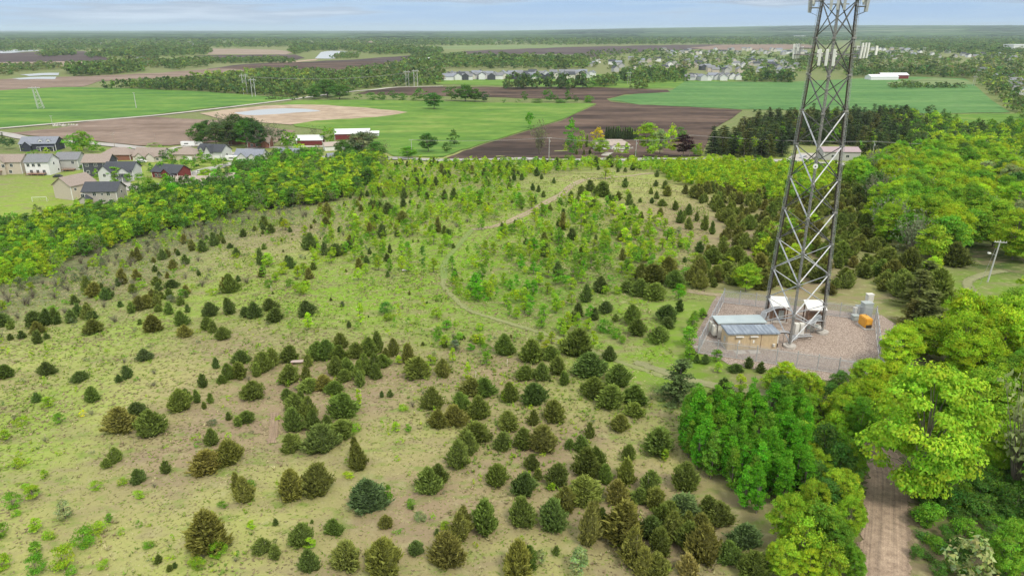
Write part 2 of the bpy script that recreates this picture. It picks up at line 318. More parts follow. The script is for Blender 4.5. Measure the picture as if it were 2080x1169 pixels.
sheet('field', [(600,205),(700,203),(830,204),(1000,209),(1212,211),(1140,244),(1060,268),(940,305),(900,320),(800,318),(760,300),(740,272),(640,262),(600,258),(560,214)], M_MEADOW)
sheet('field', [(-90,193),(0,184),(130,177),(260,180),(400,186),(560,197),(606,200),(520,211),(400,223),(300,235),(150,248),(0,261),(-90,270)], M_CROP)
sheet('field', [(17,271),(110,262),(140,257),(160,250),(230,243),(310,238),(390,243),(470,246),(560,262),(600,266),(560,290),(470,288),(345,296),(285,297),(200,288),(100,280)], M_PLOWL)
sheet('reed_bed', [(405,231),(480,221),(560,214),(640,213),(720,218),(800,225),(828,229),(790,236),(740,240),(640,246),(590,254),(540,250),(450,243)], M_REED)
sheet('pond', [(475,230),(520,224),(560,221),(600,221),(640,224),(652,227),(600,230),(545,234),(500,235)], M_WATER)
sheet('pond', [(-80,109),(20,108),(82,103),(60,100),(0,104),(-80,106)], M_WATER)
sheet('pond', [(40,152),(80,149),(120,148),(119,153),(60,155)], M_WATER)
sheet('pond', [(24,160),(60,157),(115,156),(112,161),(40,162)], M_WATER)
sheet('lake', [(640,119),(652,106),(675,103),(722,106),(730,109),(700,112),(680,120)], M_WATER)
sheet('creek', [(590,125),(650,119),(640,123),(600,127),(540,128)], M_REED)
def edge_ribbon(name, pts, width, m, off=.1, step=3, soft=False, label=None, world=False):
    W = [Vector(p) if world else P(*p) for p in pts]; Q = []
    for i in range(len(W)-1):                      # catmull-rom
        p0 = W[max(0, i-1)]; p1 = W[i]; p2 = W[i+1]; p3 = W[min(len(W)-1, i+2)]
        k = max(2, int((p2-p1).length/step))
        for j in range(k):
            t = j/k; Q.append(.5*((2*p1)+(-p0+p2)*t+(2*p0-5*p1+4*p2-p3)*t*t+(-p0+3*p1-3*p2+p3)*t**3))
    Q.append(W[-1]); mb = MB(); nw = 6; rows = []
    me = bpy.data.meshes.new(name); V = []; Fc = []; UV = []
    for i, q in enumerate(Q):
        d = (Q[min(i+1, len(Q)-1)]-Q[max(i-1, 0)]); d.z = 0; d.normalize(); n = Vector((-d.y, d.x, 0))
        ww = width if not callable(width) else width(i/(len(Q)-1))
        for k in range(nw+1):
            u = k/nw-.5; p = q+n*u*ww*(1+.05*math.sin(i*.17+k*2)); V.append((p.x, p.y, float(h(p.x, p.y))+off)); UV.append((k/nw, i*step/ww))
    for i in range(len(Q)-1):
        for k in range(nw): a = i*(nw+1)+k; Fc.append((a, a+1, a+nw+2, a+nw+1))
    me.from_pydata(V, [], Fc); uv = me.uv_layers.new(name='UVMap')
    for l_ in me.loops: uv.data[l_.index].uv = UV[l_.vertex_index]
    me.materials.append(m); o = bpy.data.objects.new(name, me); COL.objects.link(o); return tag(o, label, kind='structure')
def path_mat(name, c1, c2, grass, mid=.25, edge=.55, ruts=True):
    m = bpy.data.materials.new(name); m.use_nodes = True; t = m.node_tree; b = t.nodes['Principled BSDF']; b.inputs['Roughness'].default_value = .95
    o = t.nodes['Material Output']; tcn = t.nodes.new('ShaderNodeTexCoord'); sp = t.nodes.new('ShaderNodeSeparateXYZ'); t.links.new(tcn.outputs['UV'], sp.inputs[0])
    def math_(op, a, b_=None):
        n = t.nodes.new('ShaderNodeMath'); n.operation = op
        for i, v in enumerate((a, b_)):
            if v is None: continue
            if isinstance(v, (int, float)): n.inputs[i].default_value = v
            else: t.links.new(v, n.inputs[i])
        return n.outputs[0]
    d = math_('ABSOLUTE', math_('SUBTRACT', sp.outputs[0], .5))
    n = t.nodes.new('ShaderNodeTexNoise'); n.inputs['Scale'].default_value = 1.1; n.inputs['Detail'].default_value = 8; n.inputs['Roughness'].default_value = .7; t.links.new(tcn.outputs['Object'], n.inputs['Vector'])
    a = math_('GREATER_THAN', math_('ADD', d, math_('MULTIPLY', math_('SUBTRACT', n.outputs[0], .5), .75)), edge*.6)
    r = t.nodes.new('ShaderNodeValToRGB'); r.color_ramp.elements[0].position = .35; r.color_ramp.elements[1].position = .65; r.color_ramp.elements[0].color = (*c1, 1); r.color_ramp.elements[1].color = (*c2, 1)
    t.links.new(n.outputs[0], r.inputs[0]); c = r.outputs[0]
    sv = t.nodes.new('ShaderNodeMapping'); sv.inputs['Scale'].default_value = (11, .22, 1); sn = t.nodes.new('ShaderNodeTexNoise'); sn.inputs['Scale'].default_value = 1.6; sn.inputs['Detail'].default_value = 5; t.links.new(tcn.outputs['UV'], sv.inputs[0]); t.links.new(sv.outputs[0], sn.inputs['Vector'])
    so_ = t.nodes.new('ShaderNodeMixRGB'); so_.blend_type = 'OVERLAY'; so_.inputs[0].default_value = .75; t.links.new(c, so_.inputs[1]); t.links.new(sn.outputs[0], so_.inputs[2]); c = so_.outputs[0]
    n3 = t.nodes.new('ShaderNodeTexNoise'); n3.inputs['Scale'].default_value = 9; n3.inputs['Detail'].default_value = 6; t.links.new(tcn.outputs['Object'], n3.inputs['Vector']); s3 = t.nodes.new('ShaderNodeMixRGB'); s3.blend_type = 'OVERLAY'; s3.inputs[0].default_value = .6; t.links.new(c, s3.inputs[1]); t.links.new(n3.outputs[0], s3.inputs[2]); c = s3.outputs[0]
    if ruts:
        g = math_('MULTIPLY', math_('LESS_THAN', math_('ADD', d, math_('MULTIPLY', math_('SUBTRACT', n.outputs[0], .5), .5)), mid*.35), .6)
        x = t.nodes.new('ShaderNodeMixRGB'); t.links.new(g, x.inputs[0]); t.links.new(c, x.inputs[1]); x.inputs[2].default_value = (*grass, 1); c = x.outputs[0]
    t.links.new(c, b.inputs['Base Color']); tr = t.nodes.new('ShaderNodeBsdfTransparent'); ms = t.nodes.new('ShaderNodeMixShader')
    t.links.new(a, ms.inputs[0]); t.links.new(b.outputs[0], ms.inputs[1]); t.links.new(tr.outputs[0], ms.inputs[2]); t.links.new(ms.outputs[0], o.inputs[0]); return m
M_PATH = path_mat('dirt_path', (.30, .225, .15), (.42, .33, .23), (.22, .26, .06))
M_TRACK = path_mat('rutted_track', (.27, .21, .16), (.38, .32, .23), (.17, .22, .05), .9, .5)
M_GTRACK = path_mat('worn_grass', (.19, .25, .06), (.26, .28, .10), (.15, .25, .04), .9, .5)
M_LOW = path_mat('worn_dirt', (.27, .21, .13), (.38, .31, .20), (.18, .26, .05), .7, .33)
M_BARE = path_mat('bare_soil', (.24, .17, .105), (.32, .24, .16), (.3, .2, .13), .1, .45, False)
M_DRIVE = path_mat('gravel_track', (.235, .17, .12), (.40, .30, .215), (.33, .26, .19), .35, .70, False)
edge_ribbon('gravel_road', [(-60,268),(0,262),(150,249),(310,236),(420,224),(520,212),(606,201)], 7, M_GRAVEL, .6, 12)
edge_ribbon('gravel_road', [(606,201),(700,188),(760,183),(807,178),(900,176)], 8, M_GRAVEL, .65, 15)
edge_ribbon('road', [(-60,262),(15,274),(64,283),(199,293),(300,303),(400,311),(600,317),(860,325),(1000,325),(1200,325),(1400,325),(1560,328),(1750,336),(1900,346),(2080,360),(2200,372)], 9, M_ASPH, .5, 4)
edge_ribbon('driveway', [(1222,324),(1232,314),(1262,308),(1292,300)], 5, M_GRAVEL, .35, 3)
edge_ribbon('driveway', [(1600,329),(1625,322),(1650,312)], 12, M_GRAVEL, .35, 3)
edge_ribbon('driveway', [(505,318),(500,304),(560,300),(660,298),(700,300)], 6, M_GRAVEL, .35, 3)
edge_ribbon('driveway', [(345,315),(350,302),(390,298),(470,296)], 4, M_GRAVEL, .4, 3)
edge_ribbon('street', [(210,352),(260,382),(300,380),(345,372),(370,352)], 8, M_ASPH, .3, 3)
edge_ribbon('street', [(345,372),(420,345),(480,330)], 8, M_ASPH, .32, 3)
edge_ribbon('dirt_path', [(1330,352),(1270,358),(1230,362),(1190,364),(1160,378),(1120,405),(1080,428),(1040,447),(1010,458),(960,466)], 4.2, M_PATH, .07, 1.5)
edge_ribbon('dirt_path', [(902,566),(900,580),(920,602),(950,628),(1000,646),(1060,664),(1120,682),(1180,702),(1240,728),(1290,745),(1370,770),(1440,782),(1540,795),(1640,808)], 2.8, M_LOW, .07, 1.0)
edge_ribbon('dirt_path', [(1290,735),(1340,752),(1420,776),(1530,797),(1600,800)], 2.4, M_TRACK, .11, 1.0)
edge_ribbon('grass_track', [(960,466),(930,500),(905,530),(902,566)], 2.6, M_GTRACK, .07, 1.5)
edge_ribbon('dirt_track', [(2040,550),(1985,562),(1965,575),(1985,605),(2020,635),(2070,665),(2120,690)], 3.2, M_TRACK, .08, 1.0)
edge_ribbon('gravel_track', [(1740,870),(1770,900),(1790,935),(1800,975),(1798,1060),(1795,1180),(1795,1330)], 5.2, M_DRIVE, .06, .8)
edge_ribbon('dirt_path', [(1395,590),(1440,597),(1475,600)], 3.0, M_PATH, .07, 1)
edge_ribbon('bare_patch', [(558,838),(556,870),(552,900)], 2.2, M_BARE, .07, .6)
# ------------------------------------------------------------------ vegetation meshes
def unit(n, rg):
    v = rg.normal(size=(n, 3)); return v/np.linalg.norm(v, axis=1, keepdims=True)
def leaf_tris(c, nrm, size, rg, aspect=1.0):
    """triangles centred on c, facing about nrm"""
    n = len(c); r = unit(n, rg); u = np.cross(nrm, r); u /= np.linalg.norm(u, axis=1, keepdims=True)+1e-9; v = np.cross(nrm, u)
    s = (size*rg.uniform(.6, 1.35, n))[:, None]
    V = np.empty((n, 3, 3)); V[:, 0] = c+u*s; V[:, 1] = c-u*s*.5+v*s*.86*aspect; V[:, 2] = c-u*s*.5-v*s*.86*aspect
    return V.reshape(-1, 3)
def tube_np(pts, rad, k=5):
    V = []; T = []
    for i, (p, r) in enumerate(zip(pts, rad)):
        for j in range(k): a = 2*math.pi*j/k; V.append((p[0]+math.cos(a)*r, p[1]+math.sin(a)*r, p[2]))
        if i:
            b = i*k
            for j in range(k):
                q = (j+1) % k; T.append((b-k+j, b-k+q, b+q)); T.append((b-k+j, b+q, b+j))
    return np.array(V), np.array(T)
class Tree:   # unit tree: height 1, crown radius about .5*w
    pass
def decid(seed, w=.9, base=.12, nclump=46, nleaf=60, leaf=.030, clump=.17, top=.5, sparse=0, jitter=.5, nlimb=10, dark=.25):
    rg = np.random.default_rng(seed); t = Tree(); cc = []
    lob = rg.uniform(0, 6.28, 4)
    while len(cc) < nclump:
        d = unit(1, rg)[0]; rr = rg.uniform(.5, 1)**.6
        a = math.atan2(d[1], d[0]); f = 1+.22*math.sin(2*a+lob[0])+.14*math.sin(3*a+lob[1]+3*d[2])
        z = base+(1-base)*(.5+.5*d[2]*rr); taper = 1-top*max(0, (z-base)/(1-base)-.35)**1.3
        cc.append((d[0]*rr*w*.40*f*taper, d[1]*rr*w*.40*f*taper, min(z, .95)))
    cc = np.array(cc); Vs = []; Cs = []
    for c in cc:
        cr = clump*rg.uniform(.6, 1.25); n = int(nleaf*rg.uniform(.7, 1.3)); d = unit(n, rg); d[:, 2] = np.abs(d[:, 2])*rg.uniform(.2, 1, n)+d[:, 2]*.35
        p = c+d*np.array((cr, cr, cr*.72))*rg.uniform(.6, 1.05, n)[:, None]
        nr = d+unit(n, rg)*jitter+np.array((0, 0, .35)); nr /= np.linalg.norm(nr, axis=1, keepdims=True)
        Vs.append(leaf_tris(p, nr, leaf, rg, .75))
        tone = rg.uniform(.68, 1.25); ct = np.stack([tone*rg.uniform(.8, 1.12, n)*rg.uniform(.82, 1.12), tone*rg.uniform(.85, 1.15, n), tone*rg.uniform(.7, 1.2, n)], 1); Cs.append(np.repeat(ct, 3, 0))
    t.V = np.concatenate(Vs); t.C = np.concatenate(Cs); t.V[:, 2] = np.clip(t.V[:, 2], .02, None)
    mb_v, mb_t = tube_np([(0, 0, -.03), (.004, 0, .15), (.01, .006, .45), (.0, .01, .8)], [.022, .017, .011, .003]); off = len(mb_v); LV = [mb_v]; LT = [mb_t]
    for c in cc[rg.permutation(len(cc))[:nlimb]]:
        z0 = c[2]*rg.uniform(.35, .6); p = [(0, 0, z0), (c[0]*.5, c[1]*.5, z0+(c[2]-z0)*.65), tuple(c)]; v, tt = tube_np(p, [.009, .006, .002], 3); LV.append(v); LT.append(tt+off); off += len(v)
    t.TV = np.concatenate(LV); t.TT = np.concatenate(LT); t.w = w; return t
def cedar(seed, w=.85, n=520, per=7, spike=.09, open_=0., lean=0.):
    rg = np.random.default_rng(seed); t = Tree(); hh = rg.uniform(0, 1, n)**1.15; az = rg.uniform(0, 6.283, n)
    lob = rg.uniform(0, 6.28, 3); prof = (np.clip(1-hh, 0, 1)**.62)*np.clip((hh+.22)/.42, .45, 1)
    f = 1+.16*np.sin(az+lob[2])*np.sin(3*hh+lob[1])+.18*np.sin(2*az+lob[0]+hh*2)+.16*np.sin(4*az+lob[1]+hh*7)+.13*np.sin(7*az+lob[2]-hh*9)
    rad = w*.5*prof*f*rg.uniform(.75, 1.08, n); tipz = hh*.90+.03+rad*.12+rg.normal(size=n)*.03
    tip = np.stack([rad*np.cos(az), rad*np.sin(az), tipz], 1); root = np.stack([rad*.1*np.cos(az), rad*.1*np.sin(az), np.clip(tipz-rad*.75, .02, 1)], 1)
    Vs = []; Cs = []; D = tip-root; D /= np.linalg.norm(D, axis=1, keepdims=True)+1e-9
    for k in range(per):
        s = rg.uniform(.5, 1, n)[:, None]; c = root+(tip-root)*s+rg.normal(size=(n, 3))*.018
        d = D+np.array((0, 0, .55))+rg.normal(size=(n, 3))*.42; d /= np.linalg.norm(d, axis=1, keepdims=True)
        sd = np.cross(d, unit(n, rg)); sd /= np.linalg.norm(sd, axis=1, keepdims=True)+1e-9
        ln = spike*rg.uniform(.6, 1.3, n)[:, None]; wd = ln*.30
        V = np.empty((n, 3, 3)); V[:, 0] = c+d*ln; V[:, 1] = c-d*ln*.4+sd*wd; V[:, 2] = c-d*ln*.4-sd*wd; Vs.append(V.reshape(-1, 3))
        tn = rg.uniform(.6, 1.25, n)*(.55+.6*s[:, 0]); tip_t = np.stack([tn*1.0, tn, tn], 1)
        q = np.repeat(tip_t, 3, 0).reshape(n, 3, 3); q[:, 0] *= np.array((1.55, 1.55, 1.15)); Cs.append(q.reshape(-1, 3))  # bright tips, darker inward: highlight and gap shade put into the colour
    # inner filler leaves, colour darkened to stand for shade inside the crown
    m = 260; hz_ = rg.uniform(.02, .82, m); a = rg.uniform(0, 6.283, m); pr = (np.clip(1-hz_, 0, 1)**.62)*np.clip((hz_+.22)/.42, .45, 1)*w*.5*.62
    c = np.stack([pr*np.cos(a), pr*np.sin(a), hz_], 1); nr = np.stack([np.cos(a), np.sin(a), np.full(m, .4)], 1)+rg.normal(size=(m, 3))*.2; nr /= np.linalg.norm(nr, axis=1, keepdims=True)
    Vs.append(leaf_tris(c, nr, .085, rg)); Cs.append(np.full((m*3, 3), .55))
    t.V = np.concatenate(Vs); t.C = np.concatenate(Cs); t.V[:, 2] = np.clip(t.V[:, 2], -.01, None)
    t.TV, t.TT = tube_np([(0, 0, -.05), (0, 0, .3), (0, 0, .9)], [.022, .016, .003]); t.w = w; return t
def twin(a, b, dx, s):
    t = Tree(); Vb = b.V*np.array((s, s, s)); Vb = Vb+np.array((dx, 0, 0)); t.V = np.concatenate([a.V-np.array((dx*.4, 0, 0)), Vb]); t.C = np.concatenate([a.C, b.C])
    t.TV, t.TT = a.TV, a.TT; t.w = a.w+dx*.8; return t
def pine(seed, w=.55):
    rg = np.random.default_rng(seed); t = Tree(); Vs = []; Cs = []
    tiers = 13
    for i in range(tiers):
        z = .10+.88*i/tiers; rr = w*.5*(1-(i/tiers))**.75*rg.uniform(.85, 1.1)+.02; nb = int(9-4*i/tiers)
        for b in range(nb):
            a = rg.uniform(0, 6.283); n = 34; s = rg.uniform(.15, 1, n); L_ = rr*rg.uniform(.75, 1.12)
            c = np.stack([np.cos(a)*s*L_, np.sin(a)*s*L_, z-.05*s*(1-i/tiers)+.02*s*s+0*s], 1)+rg.normal(size=(n, 3))*np.array((.022, .022, .010))
            nr = unit(n, rg)*.6+np.array((0, 0, 1)); nr /= np.linalg.norm(nr, axis=1, keepdims=True); Vs.append(leaf_tris(c, nr, .024, rg, .6))
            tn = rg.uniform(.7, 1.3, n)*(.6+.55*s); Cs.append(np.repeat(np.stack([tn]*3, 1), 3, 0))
    t.V = np.concatenate(Vs); t.C = np.concatenate(Cs); t.TV, t.TT = tube_np([(0, 0, -.03), (0, 0, .4), (0, 0, .96)], [.02, .012, .002]); t.w = w; return t
def bare(seed, leafn=160):
    rg = np.random.default_rng(seed); t = Tree(); LV = []; LT = []; off = 0; tips = []
    for i in range(26):
        a = rg.uniform(0, 6.283); r = rg.uniform(.1, .42); z = rg.uniform(.5, 1); m = rg.uniform(.25, .5)
        p = [(0, 0, -.02), (math.cos(a)*r*m, math.sin(a)*r*m, z*.45), (math.cos(a)*r, math.sin(a)*r, z)]; v, tt = tube_np(p, [.012, .007, .002], 3); LV.append(v); LT.append(tt+off); off += len(v)
        for j in range(3):
            q = np.array(p[1])*(1-j*.3)+np.array(p[2])*j*.3; e_ = q+rg.normal(size=3)*.09+np.array((0, 0, .10)); v, tt = tube_np([tuple(q), tuple(e_)], [.005, .0015], 3); LV.append(v); LT.append(tt+off); off += len(v); tips.append(e_)
    tips = np.array(tips); c = tips[rg.integers(0, len(tips), leafn)]+rg.normal(size=(leafn, 3))*.05; t.V = leaf_tris(c, unit(leafn, rg), .028, rg); t.C = np.repeat(rg.uniform(.7, 1.2, (leafn, 1)), 3, 1).repeat(3, 0)
    t.TV = np.concatenate(LV); t.TT = np.concatenate(LT); t.w = .85; return t
LIB = {
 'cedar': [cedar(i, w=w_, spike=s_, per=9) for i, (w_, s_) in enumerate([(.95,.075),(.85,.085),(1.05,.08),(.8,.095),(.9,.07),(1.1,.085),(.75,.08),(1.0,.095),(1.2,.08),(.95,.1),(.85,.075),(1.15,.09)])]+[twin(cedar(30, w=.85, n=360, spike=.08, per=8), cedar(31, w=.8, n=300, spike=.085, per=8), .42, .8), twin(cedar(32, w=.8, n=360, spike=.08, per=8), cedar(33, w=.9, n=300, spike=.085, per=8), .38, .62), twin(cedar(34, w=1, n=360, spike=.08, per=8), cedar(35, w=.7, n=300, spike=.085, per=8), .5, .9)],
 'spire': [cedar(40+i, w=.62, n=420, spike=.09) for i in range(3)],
 'round': [decid(60+i, w=.95, nclump=64, nleaf=90, leaf=.025, clump=.145, jitter=.75) for i in range(5)],
 'big': [decid(80+i, w=1.15, base=.08, nclump=165, nleaf=175, leaf=.0165, clump=.11, top=.35, jitter=.65, nlimb=26) for i in range(3)],
 'slim': [decid(100+i, w=.58, base=.06, nclump=44, nleaf=70, leaf=.025, clump=.105, top=1.25, jitter=.9) for i in range(5)],
 'sap': [decid(120+i, w=.58, base=.08, nclump=30, nleaf=50, leaf=.028, clump=.10, top=1.3, jitter=1.0, nlimb=12) for i in range(5)],
 'shrub': [decid(140+i, w=1.4, base=.0, nclump=30, nleaf=60, leaf=.045, clump=.26, top=.2, jitter=.8) for i in range(4)],
 'locust': [decid(160+i, w=.46, base=.04, nclump=64, nleaf=80, leaf=.018, clump=.08, top=1.2, jitter=1.2, nlimb=16) for i in range(4)],
 'pine': [pine(180+i) for i in range(4)],
 'bare': [bare(200+i) for i in range(3)],
 'twiggy': [bare(210+i, 700) for i in range(3)],
}
# coarse versions for masses that read as one
LOW = {
 'round': [decid(300+i, w=.95, nclump=26, nleaf=22, leaf=.055, clump=.19) for i in range(4)],
 'slim': [decid(310+i, w=.6, base=.05, nclump=22, nleaf=20, leaf=.047, clump=.12, top=1.2, jitter=.8) for i in range(4)],
 'sap': [decid(320+i, w=.58, base=.06, nclump=15, nleaf=13, leaf=.045, clump=.11, top=1.3, jitter=.9) for i in range(3)],
 'shrub': [decid(330+i, w=1.4, base=0, nclump=14, nleaf=14, leaf=.08, clump=.24, jitter=.8) for i in range(3)],
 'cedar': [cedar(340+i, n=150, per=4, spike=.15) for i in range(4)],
 'pine': [pine(350+i) for i in range(2)],
 'bare': [bare(360, 60)], 'twiggy': [bare(361, 240)],
 'far': [decid(370+i, w=1.05, base=0, nclump=9, nleaf=8, leaf=.15, clump=.2, top=.2, jitter=.4) for i in range(4)],
}
LOW['big'] = LOW['round']; LOW['locust'] = LOW['slim']; LOW['spire'] = LOW['cedar']
_cm = {}
def crown_mesh(sp, i):
    k = (sp, i)
    if k not in _cm:
        t = LIB[sp][i]; n = len(t.V)//3; con = sp in ('cedar', 'spire', 'pine')
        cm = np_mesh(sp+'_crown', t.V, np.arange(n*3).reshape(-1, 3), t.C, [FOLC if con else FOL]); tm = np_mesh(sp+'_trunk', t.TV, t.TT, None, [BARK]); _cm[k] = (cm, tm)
    return _cm[k]
# the tint palette: (word, colour)
TINT = {
 'g': ('dark green', (.15, .205, .05)), 'b': ('bronze green', (.19, .20, .055)), 'd': ('deep green', (.115, .17, .05)), 'o': ('olive green', (.185, .215, .055)), 'u': ('blue green', (.125, .185, .075)), 'y': ('golden green', (.27, .26, .09)),
 'lime': ('lime green', (.34, .50, .04)), 'yel': ('yellow green', (.41, .55, .035)), 'mid': ('fresh green', (.20, .38, .04)), 'grn': ('bright green', (.16, .43, .03)), 'deep': ('mid green', (.12, .24, .045)), 'pale': ('pale green', (.36, .42, .17)), 'gold': ('golden yellow', (.55, .45, .03)),
 'grey': ('grey green', (.22, .25, .13)), 'dk': ('dark leaved', (.10, .155, .05)), 'purple': ('dark purple', (.045, .018, .022)), 'pine': ('dark green', (.07, .105, .045)), 'brownp': ('brown green', (.14, .155, .045)), 'blueg': ('dull green', (.09, .16, .06)), 'ylw': ('bright yellow', (.75, .70, .02)),
}
NAMES = {'cedar': 'cedar_tree', 'spire': 'cedar_tree', 'round': 'broadleaf_tree', 'big': 'broadleaf_tree', 'slim': 'young_tree', 'sap': 'sapling', 'shrub': 'shrub', 'locust': 'locust_tree', 'pine': 'pine_tree', 'bare': 'bare_shrub', 'twiggy': 'broadleaf_tree', 'far': 'far_tree'}
PLANTS = []     # dict(sp, tint, p, wm, hm, px, py, ap, zone)
def add_px(sp, tint, px, yb, wp, hp=None, hm=None, note=None, grow=1.0):
    """a plant whose foot (front edge) is at pixel (px, yb), wp wide and hp high in photograph pixels"""
    el = PITCH+math.atan((yb-584.5)/F); p = P(px, yb-.38*wp*math.sin(max(.1, el))); D = depth(p)
    wm = wp*D/F*grow; hm = hm or max(.5, ((hp or wp)*D/F-.30*wm*math.sin(el))/math.cos(el)*grow)
    PLANTS.append(dict(sp=sp, tint=tint, p=p, wm=wm, hm=hm, px=px, py=yb, ap=wm/D, note=note)); return p
def add_w(sp, tint, x, y, wm, hm, note=None, zone=None):
    p = Vector((x, y, float(h(x, y)))); px, py = proj(p)
    PLANTS.append(dict(sp=sp, tint=tint, p=p, wm=wm, hm=hm, px=px, py=py, ap=max(wm, .5*hm)/max(20, depth(p)), note=note, zone=zone))
def inside(x, y, poly):
    c = False; n = len(poly)
    for i in range(n):
        x0, y0 = poly[i]; x1, y1 = poly[(i+1) % n]
        if (y0 > y) != (y1 > y) and x < (x1-x0)*(y-y0)/(y1-y0)+x0: c = not c
    return c
def scatter(poly_px, spacing, seed, avoid=None, cap=5000):
    W = []
    for i in range(len(poly_px)):
        a, b = poly_px[i], poly_px[(i+1) % len(poly_px)]
        for j in range(4): q = P(a[0]+(b[0]-a[0])*j/4, a[1]+(b[1]-a[1])*j/4); W.append((q.x, q.y))
    xs = [q[0] for q in W]; ys = [q[1] for q in W]; rg = random.Random(seed); out_ = []; x = min(xs)
    while x < max(xs):
        y = min(ys)
        while y < max(ys):
            X = x+rg.uniform(-.5, .5)*spacing; Y = y+rg.uniform(-.5, .5)*spacing
            if inside(X, Y, W) and not (avoid and avoid(X, Y)): out_.append((X, Y))
            y += spacing
        x += spacing
    rg.shuffle(out_); return out_[:cap]
